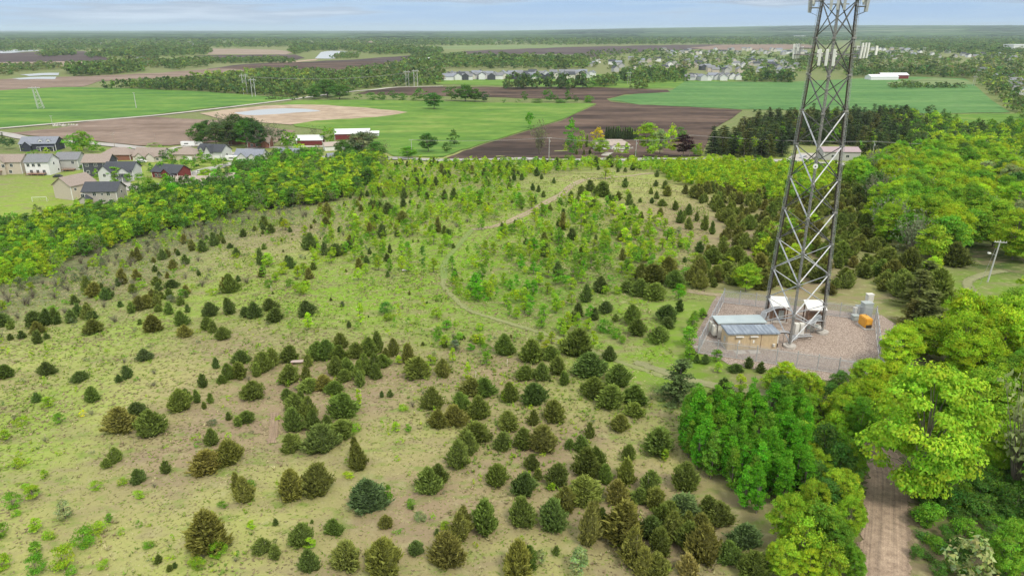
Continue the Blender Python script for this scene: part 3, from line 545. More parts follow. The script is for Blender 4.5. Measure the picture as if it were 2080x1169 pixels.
# ------------------------------------------------------------------ plants seen one by one (foot x, foot y, width, height in photograph pixels, tint)
CED = """12,770,36,30,g;97,765,34,32,d;165,778,32,26,d;255,775,34,32,d;295,735,28,28,u;187,820,34,36,g;76,820,22,22,d;368,838,44,50,g;386,822,30,36,g;413,790,26,30,d;428,820,18,22,g;415,832,14,16,g;247,885,62,58,b;280,852,42,36,d;308,893,58,60,g;462,778,42,40,g;484,770,34,36,g;440,750,18,24,d;490,742,34,32,d;516,815,50,42,g;502,862,36,28,g;484,868,26,22,g;465,855,15,18,g
190,680,32,34,b;312,675,42,38,b;370,664,30,36,g;374,688,30,30,b;422,672,28,30,g;434,678,24,26,g;452,693,32,30,g;95,690,16,14,d;229,948,38,36,g;338,965,28,28,g;281,985,28,34,d;430,908,34,38,g;423,965,62,50,b;467,948,44,56,b;495,1025,58,62,b;425,1130,80,88,b;323,1146,20,18,g;356,1155,14,12,d;345,1162,18,14,g
593,922,38,42,g;655,925,66,64,d;695,897,54,44,g;727,957,54,66,b;592,1020,56,68,b;646,1012,58,72,b;750,1045,64,74,u;876,1008,52,58,g;892,985,36,46,g;936,953,76,66,g;968,905,60,46,g;1022,917,38,42,g;1009,988,44,46,g;937,1098,60,62,b;984,1090,56,74,g;679,1090,36,34,g;614,1115,54,50,g;628,1165,36,50,d;702,1160,56,56,b;780,1180,76,80,b;909,1160,76,76,b;785,1075,28,30,o;845,1130,30,30,d;540,1135,52,38,g;888,1090,14,16,d;752,1150,24,22,o
1087,825,44,50,d;1124,860,46,50,o;1084,867,26,34,g;1065,915,36,46,g;1103,922,58,58,b;1033,878,44,42,g;1260,878,38,38,b;1338,925,54,58,g;1275,938,30,38,g;1080,958,30,38,g;1093,977,26,24,g;1062,1012,54,52,d;1058,1075,56,66,g;1197,893,26,34,g;1173,920,42,40,g;1190,975,50,72,g;1212,962,42,56,g;1230,985,30,44,g;1130,990,44,54,g;1183,1030,62,62,o;1150,1045,50,56,b;1123,1085,68,70,d;1208,1020,32,40,g;1270,985,38,56,o;1252,1028,46,54,b;1315,1020,60,60,g;1330,1035,50,46,o;1390,1000,46,62,g;1195,1112,58,100,y;1265,1112,76,90,b;1385,1060,60,56,u;1360,1070,44,50,g;1375,1105,60,70,o;1420,1085,36,44,o;1430,1150,66,84,b;1400,1120,50,60,g;1290,1165,70,84,b;1340,1130,46,60,g;1050,1182,60,80,b;1072,1160,40,50,g;1335,1178,44,52,o;1400,1178,46,52,y;1462,1075,56,52,g;1512,1120,54,54,u;1480,1150,46,52,g;1530,1182,60,60,g;1440,1050,36,44,g;1345,1070,40,48,g;1320,1100,46,52,d;1225,1080,40,46,g;1130,1130,20,20,g
1133,565,26,34,d;1221,596,30,38,d;1191,616,28,38,d;1208,652,26,26,d;1230,638,30,28,d;1290,605,60,44,g;1330,612,46,40,g;1325,580,50,46,b;1370,588,46,42,g;1355,560,36,40,b;1300,572,30,40,g;1278,590,28,26,g;1415,588,44,44,b;1420,560,30,40,b;1442,575,20,24,g;1450,585,16,20,g;1380,635,24,26,d;1352,655,44,38,d;1355,668,30,26,d;1338,698,42,38,g;1284,660,40,44,g;1294,682,38,38,g;1428,645,16,16,d;1175,645,26,30,d;1165,655,24,22,d;1172,728,62,64,g;1080,738,52,50,g;1120,735,32,36,g;1132,762,36,40,g;1100,775,36,42,g;1068,775,36,34,g;1146,785,28,30,g;1200,772,70,58,d;1237,735,30,34,d;1205,815,56,50,g;1255,790,50,52,g;1290,828,50,46,g;1240,832,54,50,g;1290,850,40,32,g;1470,825,46,58,d;1495,758,30,20,d;1520,750,24,24,d;1545,760,22,24,d;1402,728,26,22,d;1428,742,28,24,d;1440,825,34,30,g
624,645,36,38,d;560,655,34,32,d;550,632,30,28,d;512,650,42,40,d;709,667,13,16,d;696,624,12,12,u;694,710,30,38,b;642,735,40,44,g;663,733,36,46,g;588,737,36,38,g;535,760,42,48,g;552,748,30,44,g;522,768,26,30,g;626,748,24,28,g;690,735,40,36,g;725,730,36,38,g;750,725,32,42,g;768,718,28,50,g;795,728,32,42,b;686,765,36,44,g;705,760,30,36,g;738,770,44,52,g;762,768,40,50,g;778,748,30,30,g;700,778,34,30,g;732,788,26,34,g;591,782,40,44,g;623,775,26,32,b;630,798,44,30,g;658,795,40,36,b;680,803,36,30,g;585,815,28,28,d;600,850,46,52,g;596,880,46,54,g;628,862,50,56,g;645,880,44,50,g;612,820,24,26,g;696,853,54,56,g;776,808,12,14,d;793,808,16,16,d;876,837,44,52,g;829,740,30,46,b;848,773,52,50,g;900,768,32,44,b;960,808,42,42,b;985,808,38,42,g;938,840,36,46,g;972,855,48,52,g;925,868,50,46,b;890,872,38,42,b;1036,820,34,46,g;1028,725,40,50,g;972,697,20,14,d;903,708,16,20,g;942,690,12,8,d;905,770,20,30,b
667,443,32,34,b;662,460,26,20,b;629,510,32,40,d;550,475,24,20,d;537,463,22,24,g;683,523,32,30,d;660,520,22,28,d;705,512,28,24,d;590,548,26,26,d;777,484,24,30,d;752,482,24,30,b;763,455,20,20,d;787,437,36,28,d;772,430,22,22,d;755,430,18,24,d;817,456,32,30,b;821,405,18,24,d;820,422,16,20,d;818,388,22,20,d;852,400,14,20,d;847,380,20,20,d;860,371,14,16,d;903,408,16,22,d;922,408,20,26,d;890,473,18,32,b;1020,472,16,20,d;1033,508,18,16,d;792,515,12,20,d;751,518,10,15,d;729,548,20,24,b;788,564,12,14,d;964,586,24,28,d;925,572,18,26,d;988,375,12,16,d;959,354,15,18,b;1002,352,14,18,d;897,352,15,20,b;1015,355,14,18,d;1030,350,14,16,d;912,372,10,14,d;530,540,20,36,d;935,371,9,10,b;875,340,12,14,d;915,340,10,12,d
391,511,22,24,b;412,514,26,27,d;435,502,25,30,d;450,485,12,15,d;495,483,18,18,d;468,506,16,12,d;375,497,20,22,b;358,518,12,14,b;276,534,28,34,b;331,530,22,24,d;469,598,36,44,g;458,597,24,34,b;468,640,28,40,d;429,645,29,34,d;344,641,25,27,g;382,636,15,18,d;368,622,22,20,g;378,606,14,16,d;283,632,30,34,b;300,628,32,32,b;320,625,26,26,b;268,638,24,24,g;322,635,20,16,g;345,610,26,24,g;328,608,18,16,g;350,587,28,20,d;318,582,26,20,g;250,580,28,34,b;240,583,14,18,d;178,595,24,34,g;192,605,30,34,b;152,620,22,20,d;180,650,40,36,g;160,645,24,28,d;100,665,38,40,d;72,668,36,38,d;112,655,26,30,g;6,665,34,30,d;45,690,20,18,d;22,692,18,14,d;245,625,16,14,d;207,588,10,14,d;285,660,14,12,g;420,660,16,14,g
1108,524,26,30,d;1138,418,14,16,d;1163,415,11,13,d;1180,400,22,24,g;1198,390,26,24,d;1224,400,38,34,g;1238,415,20,20,d;1256,408,18,19,g;1270,382,17,20,d;1238,341,25,26,d;1210,340,16,22,d;1285,347,14,16,d;1277,418,18,26,d;1287,432,14,18,d;1324,414,12,13,d;1345,420,22,15,g;1371,428,18,20,g;1399,438,19,24,g;1415,450,13,20,g;1431,470,20,32,g;1446,477,16,28,g;1341,442,17,20,b;1381,455,24,28,g;1398,468,20,26,g;1388,448,16,20,g;1333,405,14,17,g;1322,395,12,14,g;1161,490,24,26,d;1143,468,20,36,b;1210,490,10,14,d;1382,503,12,18,d;1264,530,18,26,b;1420,515,24,24,d;1438,520,20,22,b;1046,463,13,17,d;1206,427,22,22,d;1060,367,13,15,d;1082,388,12,16,d;1094,391,12,15,d;1125,373,9,12,d;1376,340,17,20,d;1334,360,12,14,d;1332,380,13,14,d;1300,345,10,12,d;1255,350,10,10,d;1270,350,10,10,d;1410,402,20,18,g;1425,414,16,18,g;1355,400,26,22,b;1350,385,18,18,g;1392,395,18,20,b;1305,560,16,20,b;1140,515,14,16,d;1250,655,18,18,g;1245,410,14,14,d;1430,405,14,14,g;1300,412,10,10,g;1160,400,12,12,d;1100,365,10,12,d"""
for r in CED.replace('\n', ';').split(';'):
    x_, y_, w_, h_, t_ = r.strip().split(','); add_px('cedar', t_, float(x_), float(y_), float(w_), float(h_))
# bright young trees and saplings on the open ground
SAP = """8,715,14,34,yel;20,726,12,22,yel;67,735,14,24,yel;97,725,14,26,yel;94,790,14,26,lime;157,800,10,16,yel;100,832,26,26,lime;122,865,24,26,mid;169,850,16,18,ylw;45,870,30,22,lime;8,835,14,22,pale;12,900,24,26,lime;38,955,24,24,yel;60,945,20,18,lime;28,1040,36,34,mid;68,1020,34,34,lime;133,1062,42,42,pale;92,975,20,20,lime;75,1088,34,34,lime;5,1100,36,34,mid;172,1120,52,44,mid;205,1110,10,26,yel;130,1165,54,48,lime;148,1175,22,26,mid;76,1140,36,36,mid;75,1175,50,40,mid;6,1165,36,32,lime;12,1145,18,20,lime;195,1000,26,20,lime;200,1090,40,26,lime;245,1090,20,18,lime;282,1075,20,16,mid;283,1015,24,16,lime;222,1065,20,20,mid;210,1160,24,20,lime;350,1098,12,14,lime;443,1140,38,34,lime;485,1135,12,18,mid;512,1080,18,24,yel;400,1160,36,26,lime;345,1140,20,12,yel;465,895,16,18,lime;432,900,18,30,yel;375,1050,10,10,lime
730,832,18,44,yel;676,822,14,22,yel;722,880,24,20,lime;776,875,14,24,lime;804,880,22,22,lime;829,880,18,20,mid;812,905,20,14,lime;790,890,10,30,yel;820,838,22,16,lime;832,968,10,12,yel;705,950,14,22,lime;651,1010,12,18,yel;565,1005,14,30,yel;790,1030,22,44,mid;770,1030,16,20,lime;630,1120,24,28,lime;855,1065,28,24,pale;835,1035,22,20,mid;880,1062,16,20,lime;962,985,12,12,yel;950,970,12,14,lime;975,980,12,20,yel;975,890,8,14,lime;1042,840,10,24,lime;883,860,14,34,lime;870,760,14,24,yel;920,740,20,34,yel;882,735,20,22,pale;925,715,24,24,grey;892,695,24,34,mid;905,710,26,30,lime;926,705,20,24,mid;988,745,24,30,mid;970,728,20,16,pale;950,780,22,44,lime;875,745,24,26,lime;810,742,18,20,yel;826,720,18,22,lime;827,692,12,30,lime;788,686,16,18,yel;857,684,8,18,mid;830,662,16,18,mid;802,668,16,24,mid;785,640,34,24,deep;790,655,26,20,lime;810,650,12,36,yel;726,673,14,20,mid;733,662,20,46,yel;627,672,22,36,yel;590,668,14,18,mid;588,640,18,16,mid;528,660,12,14,lime;594,660,12,14,lime;611,602,30,28,lime;620,590,24,20,yel;735,596,12,24,yel;728,592,10,16,yel;712,576,10,16,lime;808,602,12,24,yel;855,605,16,24,lime;894,615,12,18,mid;887,613,18,14,mid;956,603,26,30,mid;975,610,30,28,grn;1010,610,12,30,grn;860,628,14,26,yel;846,656,12,12,lime;893,650,12,22,lime;887,648,20,24,lime;895,658,10,28,lime;930,672,10,18,lime;925,682,10,34,lime
860,545,18,46,deep;862,555,12,18,mid;950,526,12,24,lime;949,528,10,34,mid;985,510,10,28,lime;1000,510,16,34,lime;935,485,12,24,mid;898,524,20,30,lime;775,530,12,36,mid;780,522,14,28,mid;768,524,14,26,lime;795,545,8,36,lime;745,455,12,30,yel;762,538,22,24,mid;722,480,12,26,lime;724,468,22,34,yel;678,485,8,24,yel;695,480,10,24,lime;640,500,20,22,lime;620,484,20,26,yel;648,535,16,40,yel;640,525,24,20,lime;580,470,26,26,yel;574,560,30,26,yel;590,585,20,20,mid;606,570,20,34,yel;640,546,20,30,yel;618,560,26,26,lime;560,575,20,24,yel;535,565,20,26,mid;545,545,30,30,lime;690,520,14,20,yel;656,540,16,16,yel;820,448,14,30,lime;826,478,30,34,mid;838,480,18,30,lime;795,450,10,24,lime;773,450,14,26,lime;790,455,14,18,yel;855,455,20,22,lime;850,462,18,16,mid;875,440,16,26,lime;890,430,14,22,yel;884,410,16,20,mid;905,455,14,18,lime;940,420,30,30,lime;960,428,26,40,lime;975,418,24,30,mid;955,400,20,22,mid;985,435,20,24,yel;992,408,18,26,lime;1010,450,14,20,lime;975,465,14,34,yel;990,440,8,22,ylw;950,450,14,26,yel;943,440,14,24,mid;1028,460,10,28,yel;1008,405,14,20,lime;1040,420,14,26,lime;1060,430,22,30,mid;1040,400,16,20,lime;1075,410,20,24,lime;910,500,26,24,lime;920,480,20,18,mid;760,500,26,12,lime;940,560,12,30,lime;950,580,10,28,lime;980,575,20,44,mid;1000,560,12,34,mid;985,600,26,30,lime;975,555,14,24,mid
1048,612,18,56,grn;1058,555,18,40,grn;1062,548,14,30,mid;1055,520,20,24,lime;1085,590,14,20,mid;1130,640,22,40,lime;1125,620,20,30,lime;1112,600,24,26,lime;1075,645,24,30,mid;1050,650,22,28,lime;1100,670,26,26,mid;1140,680,32,34,lime;1152,678,26,44,yel;1160,590,26,28,lime;1150,560,14,44,mid;1168,548,14,34,mid;1164,564,18,26,mid;1215,565,16,24,mid;1200,575,12,14,lime;1262,556,20,26,yel;1270,568,12,22,yel;1270,547,12,16,lime;1195,675,26,28,lime;1175,690,24,26,mid;1230,680,40,30,mid;1250,690,26,24,mid;1205,710,18,42,yel;1120,700,20,26,yel;1110,715,24,24,yel;1140,705,18,18,yel;1098,695,20,22,lime;1055,690,12,14,lime;1045,695,12,14,mid;1255,600,24,18,lime;1305,622,20,16,lime;1262,640,20,14,lime;1285,620,20,12,lime;1310,535,20,26,lime;1240,540,14,18,lime;1180,470,30,56,yel;1168,450,24,44,lime;1190,440,34,50,yel;1160,440,18,22,mid;1200,480,30,34,lime;1230,510,26,34,lime;1250,480,34,38,lime;1260,455,30,40,yel;1270,500,30,36,yel;1240,430,16,18,lime;1290,490,26,34,lime;1280,470,30,34,lime;1300,510,26,30,mid;1325,490,26,28,lime;1345,510,24,26,yel;1320,520,28,30,lime;1360,490,24,28,mid;1350,470,20,26,lime;1378,480,18,22,pale;1330,460,18,26,lime;1290,450,20,30,lime;1250,420,14,24,lime;1275,415,18,30,yel;1245,440,24,30,yel;1040,478,20,26,mid;1055,420,22,28,grn;1080,425,22,26,lime;1100,440,20,30,lime;1095,470,16,18,mid;1120,490,20,24,lime;1135,500,20,26,mid;1160,520,24,28,lime;1180,540,30,26,mid;1080,510,24,26,lime;1090,530,20,22,lime;1120,545,20,24,lime;1230,365,20,30,yel;1245,365,14,18,lime;1300,530,26,24,mid;1360,530,30,22,lime;1390,510,30,28,lime;1100,350,14,16,yel;1410,535,30,20,lime;1480,540,20,22,yel;1430,500,18,24,lime;1378,612,28,36,grn;1385,600,20,22,lime;1462,545,12,18,yel;1405,680,34,40,mid;1398,710,36,46,mid;1400,735,30,36,mid;1410,660,24,30,mid;1425,650,20,24,mid;1455,738,28,30,mid;1458,760,20,24,lime;1502,800,26,44,yel;1260,1085,42,54,lime;1055,790,10,14,yel;1025,818,20,24,lime;1160,862,10,12,yel;1165,985,10,12,lime;1120,1000,20,20,lime;1350,940,24,26,lime;1075,975,14,20,lime;1500,700,1,1,lime;1345,1168,30,26,lime;1100,1150,26,34,pale;1175,1178,56,56,pale;1080,855,12,20,lime;1078,840,14,20,yel;1060,1100,12,14,lime;1310,1085,20,20,pale;1440,1070,14,18,lime;1265,700,20,20,mid;1220,715,16,20,mid"""
_rs = random.Random(5)
for r in SAP.replace('\n', ';').split(';'):
    x_, y_, w_, h_, t_ = r.strip().split(','); w_ = float(w_); h_ = float(h_)
    if w_ < 4: continue
    sp = 'shrub' if h_ <= w_*.98 and w_ > 17 else 'sap'
    if (x_, t_) in (('860', 'deep'), ('1048', 'grn'), ('1058', 'grn')): sp = 'slim'
    add_px(sp, t_, float(x_), float(y_), w_, h_)
# notable trees
add_px('pine', 'dk', 1378, 832, 92, 100, note='large dense dark green pine right of the dirt path bend')
add_px('round', 'lime', 1514, 600, 62, 62, note='round yellow green tree just left of the back fence corner')
# right hand woods in front: big crowns
BIG = """1858,1068,258,275,lime,big;1800,858,120,110,yel,big;1850,850,110,100,lime,big;1765,880,90,100,yel,big;1905,870,110,110,mid,big;1985,905,150,140,lime,big;2065,890,160,150,mid,big;1965,800,120,110,yel,big;1740,925,80,110,mid,round;1722,880,80,90,lime,round;2030,980,120,110,lime,big;1955,775,150,130,yel,big;1820,770,110,100,yel,big;1880,745,110,90,lime,big;2040,730,130,120,lime,big;2075,830,120,120,mid,big;2058,1015,130,230,pale,twiggy;2105,1010,120,150,yel,big;2060,900,140,150,lime,big;1970,900,70,80,deep,round;2090,760,120,120,yel,big;2000,720,110,90,yel,big;1760,815,90,80,lime,round;1730,870,80,90,lime,round;1700,900,70,90,lime,round;1985,690,90,70,yel,round;2110,640,90,90,lime,big;1640,830,50,70,lime,round;1615,815,54,60,yel,round;1590,795,56,58,yel,round;1680,840,44,60,deep,round;1660,870,46,60,grey,twiggy;1700,845,40,50,yel,round
1690,960,70,90,mid,round;1650,1000,66,80,lime,round;1715,1000,64,90,lime,round;1700,1050,80,90,lime,round;1650,1075,80,90,lime,round;1720,1110,76,90,lime,round;1600,1130,90,110,lime,round;1690,1160,90,90,mid,round;1585,1190,70,80,lime,round;1640,1195,60,70,yel,round;1730,1190,60,66,mid,round;1650,1130,60,70,mid,round;1640,960,50,60,lime,round;1680,1010,50,50,deep,round
1960,1215,110,100,pale,round;2040,1200,110,120,mid,round;2000,1060,80,44,deep,shrub;1935,1050,80,50,deep,shrub;2060,1070,90,66,deep,shrub;1880,1085,60,60,mid,shrub;1900,1130,40,34,mid,shrub;1960,1100,50,40,mid,shrub;2030,1030,70,44,deep,shrub;1990,1010,60,40,deep,shrub;2080,1120,60,50,mid,shrub;1860,1140,34,30,deep,shrub;1870,1030,30,26,deep,shrub;1740,1020,26,24,deep,shrub"""
for r in BIG.replace('\n', ';').split(';'):
    x_, y_, w_, h_, t_, s_ = r.strip().split(','); s_ = 'big' if s_ == 'round' and float(w_) >= 54 else s_; add_px(s_, t_, float(x_), float(y_), float(w_), float(h_))
# the dark green locust grove
_rl = random.Random(11)
for i in range(150):
    x = _rl.uniform(1385, 1640); y = _rl.uniform(868, 1050)
    if y-915 > (x-1380)*1.0+10 or (x > 1600 and y > 1030) : continue
    add_px('locust', _rl.choice(['grn', 'grn', 'mid']), x, y, _rl.uniform(32, 46), _rl.uniform(74, 102))
# cedar and pine clump between the fence and the meadow on the right
for x, y, w_, h_, t_ in [(1860,640,90,92,'brownp'),(1880,680,90,90,'brownp'),(1835,610,60,60,'g'),(1900,620,60,80,'o'),(1850,670,70,60,'brownp'),(1845,560,60,60,'brownp'),(1880,590,70,60,'brownp'),(1935,545,60,56,'brownp'),(1830,585,50,40,'g')]:
    add_px('pine' if w_ > 65 else 'cedar', t_, x, y, w_, h_)
add_px('round', 'yel', 1890, 575, 50, 52); add_px('round', 'lime', 1925, 655, 36, 50); add_px('round', 'mid', 2065, 640, 60, 50)
# purple beech, golden tree, arborvitae row and garden trees round the ranch house
add_px('round', 'purple', 1387, 321, 44, 46, note='dark purple leaved tree beside the pole across the road')
add_px('round', 'gold', 1213, 295, 32, 34, note='golden yellow tree behind the ranch house')
for x, y, w_, h_, t_ in [(1163,300,34,54,'grn'),(1178,310,22,46,'lime'),(1160,318,26,40,'deep'),(1315,314,56,62,'lime'),(1340,316,44,52,'pale'),(1362,318,34,60,'yel'),(1325,320,30,40,'lime'),(1382,288,32,30,'deep'),(1218,316,40,34,'lime'),(1256,316,20,24,'lime'),(1270,317,18,26,'lime'),(1148,310,14,20,'lime'),(1255,280,16,24,'mid'),(1278,282,18,26,'mid'),(1410,318,22,26,'mid'),(1420,320,18,30,'lime')]:
    add_px('round', t_, x, y, w_, h_)
for i in range(14): add_px('spire', 'pine', 1231+i*4.8, 283+i*.15, 8, 24+_rs.uniform(-2, 2), note='row')
for x, y, w_, h_ in [(1192,300,9,26),(1171,316,8,13),(1186,317,8,13),(1291,316,6,11),(1198,314,7,12)]: add_px('spire', 'g', x, y, w_, h_)
add_px('twiggy', 'grey', 1096, 318, 40, 70); add_px('round', 'grn', 1076, 262, 20, 38); add_px('shrub', 'deep', 1076, 266, 12, 12)
# field trees and hedgerows in the middle distance
for r in """882,224,44,34,deep;870,312,46,40,deep;924,302,28,36,deep;908,312,24,22,deep;665,200,64,36,deep;640,203,40,26,deep;690,204,50,30,deep;727,204,20,14,deep;755,204,22,16,deep;775,204,22,16,deep;800,204,20,20,deep;818,205,24,16,deep;855,206,34,26,deep;840,206,16,14,deep;920,206,36,30,deep;945,208,40,34,deep;965,208,40,26,deep;985,208,24,22,blueg;1022,210,14,10,deep;1066,207,14,22,deep;1052,210,12,8,deep;1113,208,26,26,deep;1128,207,14,14,deep;1155,208,20,24,deep;1170,208,14,14,deep;1196,209,26,14,mid;1090,210,30,8,deep;1140,210,30,8,deep;1200,180,30,14,deep
600,305,30,32,mid;668,295,34,36,mid;578,300,30,38,blueg;640,290,36,38,twig;612,320,36,28,lime;585,303,26,36,mid;470,300,60,52,dk;440,300,50,50,dk;410,298,44,46,deep;392,296,30,34,twig;500,303,44,58,deep;525,305,50,56,dk;455,290,50,56,twig;485,295,60,60,dk;545,298,40,52,twig;560,303,36,54,twig;425,290,44,44,dk;510,290,50,50,dk
700,320,50,34,deep;740,325,70,56,grey;765,330,40,40,deep;784,325,26,44,twig;830,325,40,26,mid;720,325,40,40,deep;690,310,20,18,deep;645,300,12,8,deep
118,305,28,24,deep;150,312,34,40,mid;170,308,40,40,mid;188,312,34,32,mid;163,315,18,18,lime;210,314,16,16,mid;72,314,18,12,mid;95,316,14,16,lime;0,302,20,26,blueg;20,305,30,26,blueg;8,292,14,24,pinetree;48,308,20,14,lime;245,320,26,14,lime;262,316,22,16,mid;312,303,30,12,pale;330,304,18,10,mid;335,330,20,26,deep;355,326,26,24,mid;315,354,10,16,mid
230,372,42,32,mid;295,395,36,44,mid;330,360,20,36,mid;385,357,28,34,mid;415,340,26,34,mid;442,350,26,32,mid;322,398,14,24,blueg;495,360,50,36,deep;445,365,20,24,deep;420,372,40,28,lime;470,380,30,26,deep;72,425,10,10,dk;82,430,10,11,dk;92,436,12,12,dk""".replace('\n', ';').split(';'):
    x_, y_, w_, h_, t_ = r.strip().split(','); w_ = float(w_); h_ = float(h_)
    sp = 'shrub' if h_ < .75*w_ and w_ < 32 else 'round'
    if t_ == 'twig': sp, t_ = 'twiggy', 'grey'
    if t_ == 'pinetree': sp, t_ = 'pine', 'dk'
    add_px(sp, t_, float(x_), float(y_), w_, h_)
# pine plantation beyond the road, on the right
rp = random.Random(21)
for X, Y in scatter([(1440,316),(1480,300),(1530,262),(1600,250),(1760,246),(1850,250),(1840,290),(1780,318),(1740,312),(1650,300),(1600,318),(1520,322)], 7.5, 33):
    px, py = proj((X, Y, float(h(X, Y))))
    if 1590 < px < 1745 and py > 296: continue
    if rp.random() < .12: add_w('round', rp.choice(['mid', 'lime']), X, Y, rp.uniform(7, 10), rp.uniform(9, 12))
    else: add_w('pine', rp.choice(['pine', 'dk', 'brownp', 'pine']), X, Y, rp.uniform(8.5, 12), rp.uniform(9, 17))
# right hand woods
rr_ = random.Random(22)
def avoid_right(X, Y):
    px, py = proj((X, Y, float(h(X, Y)))); return (1915 < px and 535 < py) or (1590 < px < 1760 and py < 350) or (px < 1745 and py > 400)
for X, Y in scatter([(1745,345),(1800,330),(1900,315),(2000,300),(2200,290),(2400,560),(2140,640),(2060,590),(2040,545),(1960,540),(1870,545),(1800,500),(1760,470),(1780,400),(1720,400)], 7.6, 44, avoid_right):
    s = rr_.uniform(.75, 1.3); q = rr_.random()
    t_ = 'pale' if q < .10 else 'yel' if q < .36 else 'lime' if q < .70 else 'mid' if q < .88 else 'deep'
    add_w('twiggy' if t_ == 'pale' and q < .05 else 'big' if s > 1.1 else 'round', 'grey' if q < .05 else t_, X, Y, 9*s, 9.5*s)
for X, Y in scatter([(1830,285),(1900,272),(1990,268),(2200,262),(2300,300),(1950,310),(1850,320)], 9, 46):
    add_w('round', rr_.choice(['lime', 'mid', 'yel', 'deep', 'dk']), X, Y, rr_.uniform(7, 10), rr_.uniform(8, 12))
for X, Y in scatter([(1905,700),(1990,665),(2100,690),(2250,760),(2300,900),(2140,900),(2040,840),(1960,760)], 8, 47):
    add_w('round', rr_.choice(['lime', 'mid', 'yel', 'deep']), X, Y, rr_.uniform(7, 9.5), rr_.uniform(7, 9.5))
for X, Y in scatter([(2000,850),(2100,880),(2250,1000),(2250,1150),(2110,1060),(2040,980)], 5.5, 48):
    add_w('round', rr_.choice(['lime', 'mid', 'deep']), X, Y, rr_.uniform(5, 7), rr_.uniform(6, 8))
# cedar mass left and behind the tower, and up the right slope
rc = random.Random(23)
def avoid_c(X, Y): 
    return 26 < X < 66 and 88 < Y < 123.5
for X, Y in scatter([(1400,575),(1470,580),(1560,590),(1740,600),(1830,590),(1800,500),(1750,440),(1735,375),(1620,380),(1500,385),(1440,380),(1400,395),(1450,430),(1480,480),(1440,500)], 3.9, 55, avoid_c):
    if rc.random() < .20: continue
    s = rc.uniform(.6, 1.3); add_w('cedar', rc.choice(['b', 'o', 'o', 'g', 'brownp', 'g']), X, Y, 3.6*s, 3.5*s)
for X, Y in scatter([(1690,345),(1800,360),(1790,420),(1740,420),(1700,390)], 5, 56): add_w('cedar', rc.choice(['g', 'd']), X, Y, 4.2, 5)
# yellow green young wood above the cedar mass
ry = random.Random(24)
for X, Y in scatter([(1345,352),(1400,338),(1480,334),(1560,338),(1640,345),(1700,352),(1690,385),(1640,420),(1570,415),(1500,400),(1430,385),(1380,375),(1350,370)], 3.3, 57):
    s = ry.uniform(.7, 1.25); add_w('slim' if ry.random() < .6 else 'round', ry.choice(['yel', 'yel', 'yel', 'lime', 'mid']), X, Y, 3.6*s, 5.0*s)
for X, Y in scatter([(1480,480),(1540,470),(1600,440),(1660,440),(1660,540),(1600,560),(1520,520)], 8.5, 58):
    s = ry.uniform(.7, 1.2); add_w('round', ry.choice(['lime', 'yel', 'mid']), X, Y, 4*s, 4.4*s)
# left woodland, down the slope to the houses
rw = random.Random(25)
LEFTW = [(-140,640),(-60,600),(0,588),(60,575),(130,552),(190,520),(240,500),(300,480),(380,465),(440,450),(500,430),(560,425),(620,420),(680,410),(730,392),(770,365),(790,335),(740,325),(640,335),(560,355),(470,395),(400,400),(330,405),(270,425),(250,436),(190,442),(130,450),(60,470),(0,475),(-100,480),(-160,520)]
for X, Y in scatter(LEFTW, 2.95, 60):
    px, py = proj((X, Y, float(h(X, Y)))); far_ = max(0, min(1, (Y-170)/90))
    if float(gn(np.array(X), np.array(Y), .13, 91)) > .62-.1*(1-far_) or rw.random() < .06: continue
    s = rw.uniform(.7, 1.25)*(1+.45*far_); q = rw.random()
    t_ = rw.choice(['deep', 'mid', 'deep', 'lime', 'mid']) if q < .25+.45*far_ else rw.choice(['yel', 'lime', 'lime', 'yel', 'mid'])
    if rw.random() < .10: t_ = 'grey'
    add_w('twiggy' if t_ == 'grey' else ('round' if rw.random() < .12+.38*far_ else 'slim'), t_, X, Y, 2.8*s*(1+.35*far_), 4.8*s)
# rougher fringe of the woodland: pale brush
for X, Y in scatter([(-60,660),(60,625),(150,600),(240,560),(330,525),(420,480),(500,462),(560,452),(640,440),(600,412),(480,428),(380,462),(280,490),(190,520),(100,560),(0,585),(-60,600)], 3.6, 61):
    q = rw.random(); s = rw.uniform(.6, 1.2)
    if q < .45: add_w('bare', rw.choice(['grey', 'pale', 'grey']), X, Y, 3.0*s, 2.6*s)
    elif q < .75: add_w('sap', rw.choice(['yel', 'lime', 'grey']), X, Y, 2.4*s, 3.2*s)
    elif q < .85: add_w('shrub', rw.choice(['mid', 'grey']), X, Y, 2.4*s, 1.6*s)
def nearpath(X, Y):
    px, py = proj((X, Y, float(h(X, Y)))); 
    return any(abs(px-a)*.9+abs(py-b) < 16 for a, b in [(1160,378),(1120,405),(1080,428),(1040,447),(1190,366),(1000,460),(960,466),(940,490),(915,520),(900,550),(900,580),(920,602),(950,628),(1000,646),(1060,664),(1120,682),(1180,702),(1240,728),(1290,745),(1340,760),(1210,362),(1230,364),(1260,360),(1140,392),(1100,417),(1060,438),(1020,454)])
# band of saplings along the top of the slope, below the road
for X, Y in scatter([(700,350),(780,335),(860,330),(1000,332),(1180,331),(1330,332),(1400,334),(1345,352),(1240,345),(1130,350),(1040,372),(900,375),(800,400),(700,405)], 3.3, 62, nearpath):
    px, py = proj((X, Y, float(h(X, Y)))); q = rw.random(); s = rw.uniform(.6, 1.25)
    if px > 880 and py > 357 and q < .6: continue
    if q < .60: add_w('sap', rw.choice(['yel', 'yel', 'lime', 'lime', 'mid']), X, Y, 3.2*s, 3.9*s)
    elif q < .76: add_w('round', rw.choice(['yel', 'lime', 'mid']), X, Y, 3.4*s, 3.8*s)
    elif q < .86: add_w('cedar', 'd', X, Y, 2.6*s, 3.2*s)
